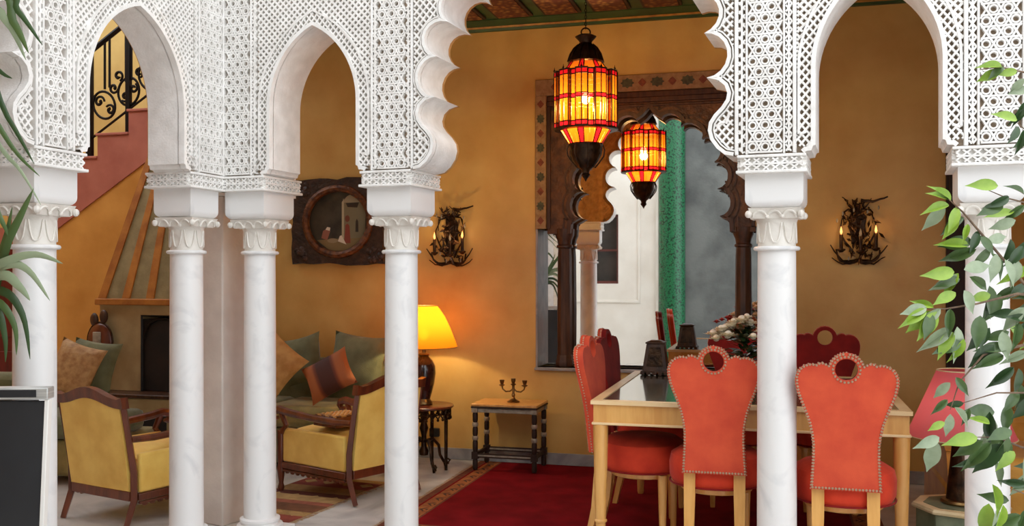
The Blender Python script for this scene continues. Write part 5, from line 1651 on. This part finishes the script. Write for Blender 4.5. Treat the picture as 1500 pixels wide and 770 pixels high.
for a_ in [
    # upper right sprigs
    (1468, 98, 2.40, 176, 42, 'a'), (1466, 103, 2.40, 205, 38, 'a'), (1470, 98, 2.4, 215, 34, 'b'), (1490, 104, 2.4, 190, 34, 'a'), (1500, 115, 2.42, 230, 30, 'c'),
    (1505, 160, 2.42, 220, 36, 'd'), (1500, 150, 2.42, 250, 40, 'd'), (1492, 185, 2.4, 235, 36, 'd'), (1500, 190, 2.4, 255, 40, 'd'), (1490, 176, 2.4, 165, 44, 'a'), (1510, 205, 2.42, 200, 36, 'b'), (1512, 130, 2.42, 190, 36, 'c'),
    # leaves in front of the right capital
    (1390, 292, 2.36, 160, 38, 'a'), (1390, 300, 2.36, 192, 46, 'a'), (1393, 294, 2.36, 140, 42, 'a'), (1384, 300, 2.36, 236, 52, 'c'), (1402, 303, 2.36, 248, 44, 'a'), (1404, 320, 2.36, 232, 40, 'a'), (1412, 318, 2.37, 215, 44, 'b'), (1418, 328, 2.37, 250, 30, 'a'),
    (1462, 272, 2.38, 178, 50, 'a'), (1478, 288, 2.38, 205, 44, 'd'), (1470, 300, 2.38, 200, 46, 'b'), (1486, 310, 2.4, 188, 44, 'a'), (1500, 300, 2.4, 220, 40, 'b'), (1488, 322, 2.4, 200, 42, 'c'), (1500, 285, 2.4, 150, 36, 'b'),
    (1436, 345, 2.4, 300, 36, 'b'), (1432, 338, 2.4, 250, 38, 'd'), (1445, 352, 2.4, 10, 44, 'c'), (1425, 352, 2.4, 190, 52, 'b'), (1450, 362, 2.4, 230, 42, 'b'), (1430, 365, 2.4, 200, 56, 'b'), (1420, 360, 2.4, 172, 50, 'a'), (1460, 372, 2.41, 255, 46, 'c'), (1472, 380, 2.42, 285, 44, 'c'), (1492, 382, 2.42, 250, 44, 'c'), (1498, 360, 2.42, 235, 42, 'd'),
    # middle left sprig
    (1398, 398, 2.38, 186, 56, 'a'), (1402, 402, 2.38, 214, 48, 'c'), (1404, 400, 2.38, 238, 44, 'a'), (1406, 408, 2.38, 196, 42, 'b'), (1400, 428, 2.38, 205, 44, 'a'), (1412, 395, 2.38, 10, 50, 'c'), (1420, 405, 2.38, 330, 46, 'b'), (1412, 425, 2.38, 300, 46, 'c'),
    (1358, 450, 2.36, 192, 46, 'c'), (1356, 453, 2.36, 210, 52, 'a'), (1362, 455, 2.36, 228, 50, 'a'), (1364, 458, 2.36, 250, 46, 'b'), (1372, 456, 2.36, 235, 56, 'a'), (1378, 452, 2.36, 215, 48, 'c'), (1368, 450, 2.36, 160, 36, 'a'), (1392, 452, 2.38, 260, 46, 'b'),
    # middle cluster
    (1402, 478, 2.39, 268, 58, 'c'), (1394, 480, 2.39, 215, 62, 'c'), (1396, 486, 2.39, 232, 52, 'a'), (1408, 500, 2.39, 200, 52, 'b'), (1412, 496, 2.39, 240, 44, 'a'), (1430, 470, 2.4, 285, 50, 'd'), (1436, 462, 2.4, 255, 56, 'b'), (1450, 480, 2.4, 232, 50, 'd'), (1456, 505, 2.42, 225, 52, 'd'), (1470, 520, 2.42, 200, 52, 'b'), (1480, 510, 2.42, 180, 54, 'b'), (1468, 485, 2.42, 275, 46, 'c'), (1490, 470, 2.42, 260, 48, 'b'), (1500, 450, 2.42, 230, 50, 'c'),
    # over the pink lamp
    (1392, 560, 2.40, 230, 36, 'c'), (1388, 585, 2.40, 220, 34, 'b'), (1400, 552, 2.40, 300, 34, 'b'), (1392, 606, 2.40, 268, 40, 'c'), (1398, 596, 2.40, 310, 38, 'c'), (1384, 618, 2.40, 205, 30, 'a'), (1376, 640, 2.40, 200, 46, 'c'), (1372, 645, 2.40, 262, 58, 'c'), (1412, 590, 2.4, 190, 28, 'd'), (1420, 598, 2.4, 250, 30, 'b'),
    (1432, 640, 2.42, 188, 58, 'a'), (1440, 645, 2.42, 215, 52, 'b'), (1450, 620, 2.43, 160, 36, 'a'), (1452, 648, 2.43, 225, 62, 'b'), (1470, 650, 2.44, 230, 66, 'd'), (1478, 640, 2.44, 250, 52, 'b'), (1482, 630, 2.44, 195, 48, 'b')]:
    leaf(*a_)
for i in range(64):                                       # dense right edge
    y = rf.uniform(345, 775); x = rf.uniform(1448, 1540) if y < 560 else rf.uniform(1440, 1540)
    if 520 < y < 560 and x < 1470: continue
    leaf(x, y, rf.uniform(2.42, 2.72), rf.choice((200, 215, 230, 250, 265, 285, 180)) + rf.uniform(-14, 14), rf.uniform(38, 58), rf.choice('bbbcdda'))

for k in range(9):                                        # the far side of the crown
    z = .95 + .15 * k; an = 1.0 * k
    dr_ = Vector((.34 + .1 * math.cos(an), .22 * math.sin(an), .10))
    b = MB(); b.tube([Vector((0, .01, z)), Vector((0, .01, z)) + dr_ * .5, Vector((0, .01, z - .03)) + dr_], [.006, .004, .002], 6); b.build('branch', M['bark'], fic)
    for j in range(8):
        q = Vector((0, .01, z)) + dr_ * (.35 + .085 * j) + FO
        u0 = (q.x / q.y) * F + 750; v0 = H0 - (q.z - EYE) / q.y * F
        leaf(u0, v0, q.y, rf.choice((300, 320, 280, 250, 340)) + rf.uniform(-15, 15), rf.uniform(38, 56), rf.choice('bbcda'))
pal = thing('palm_plant', 'palm with long narrow green leaves at the left edge', 'plant', (-2.50, 3.34, 0), 0)
PO = Vector((-2.50, 3.34, 0))
b = MB(); b.lathe([(.13, 0), (.15, .02), (.185, .30), (.20, .33), (.195, .345), (.17, .345), (.165, .31)], 28); b.build('pot', M['terracotta'], pal)
b = MB(); b.lathe([(.001, .31), (.167, .311)], 24, cap=False); b.build('soil', M['rug_dark'], pal)
for dx, h in ((0, 2.3), (.03, 1.28)):
    b = MB(); b.tube([(dx, 0, .30), (dx + .02, .01, h * .5), (dx - .01, 0, h)], [.024, .02, .014], 8); b.build('cane', M['bark'], pal)
rp = random.Random(5)
def frond(pts, w, kind):
    P = [px(p[0], p[1], p[2] * 1.68) - PO for p in pts]; w *= 1.68
    # smooth the polyline
    Q = []
    n = len(P)
    for i in range(n - 1):
        p0, p1, p2, p3 = P[max(i - 1, 0)], P[i], P[i + 1], P[min(i + 2, n - 1)]
        for k in range(5):
            t = k / 5
            Q.append(.5 * ((2 * p1) + (p2 - p0) * t + (2 * p0 - 5 * p1 + 4 * p2 - p3) * t * t + (3 * p1 - p0 - 3 * p2 + p3) * t ** 3))
    Q.append(P[-1])
    vs, fs = [], []; m = len(Q)
    for i, q in enumerate(Q):
        T = (Q[min(i + 1, m - 1)] - Q[max(i - 1, 0)]).normalized()
        s = T.cross(Vector((rp.uniform(-.03, .03), -1, .25))).normalized()
        t = i / (m - 1); ww = w / 2 * (min(1, .25 + 2.2 * t) * (1 - t ** 3.2)) + .0006
        nn = T.cross(s).normalized()
        vs += [q - s * ww + nn * ww * .35, q, q + s * ww + nn * ww * .35]
    for i in range(m - 1):
        for k in range(2):
            a = 3 * i + k; fs.append((a, a + 3, a + 4, a + 1))
    b = MB(); b.add(vs, fs); b.build('leaf', M['leaf_' + kind], pal, ang=80)
top = (-318, 20, 1.99)
mid_ = (-318, 455, 1.99)
for pts, w, k in [
    ([top, (-20, -15, 2.05), (18, 30, 2.04), (42, 78, 2.0)], .022, 'b'), ([top, (-10, -10, 2.05), (25, 15, 2.03), (62, 66, 2.0)], .016, 'd'), ([top, (-40, 10, 2.06), (8, 30, 2.05), (38, 88, 2.02)], .02, 'c'),
    ([top, (-60, 40, 2.1), (-5, 100, 2.06), (18, 115, 2.05)], .012, 'd'), ([top, (-60, 60, 2.1), (10, 170, 2.06), (50, 240, 2.02)], .014, 'd'), ([top, (-60, 90, 2.1), (-5, 180, 2.06), (25, 225, 2.04), (58, 258, 2.02)], .012, 'b'), ([top, (-60, 120, 2.1), (0, 215, 2.06), (30, 250, 2.04), (60, 300, 2.02)], .010, 'c'),
    ([mid_, (-40, 430, 2.05), (10, 350, 2.0), (49, 276, 1.98)], .030, 'b'), ([mid_, (-40, 440, 2.05), (0, 370, 2.02), (18, 302, 2.0)], .022, 'b'), ([mid_, (-60, 420, 2.05), (0, 385, 2.0), (50, 372, 1.98), (92, 386, 1.95)], .022, 'c'), ([mid_, (-60, 420, 2.05), (5, 388, 2.0), (40, 395, 1.98), (73, 440, 1.95)], .020, 'c'),
    ([mid_, (-60, 430, 2.05), (0, 402, 2.0), (28, 420, 1.98), (44, 440, 1.97)], .024, 'c'), ([mid_, (-60, 440, 2.05), (0, 425, 2.0), (32, 460, 1.98), (44, 526, 1.96)], .020, 'd'), ([mid_, (-60, 450, 2.05), (-8, 440, 2.0), (20, 475, 1.98), (24, 520, 1.97)], .018, 'b'), ([mid_, (-60, 460, 2.05), (-10, 450, 2.0), (6, 490, 1.98), (8, 530, 1.97)], .018, 'd'), ([mid_, (-70, 350, 2.05), (-20, 300, 2.02), (0, 320, 2.0), (14, 350, 2.0)], .018, 'b')]:
    frond(pts, w, k)
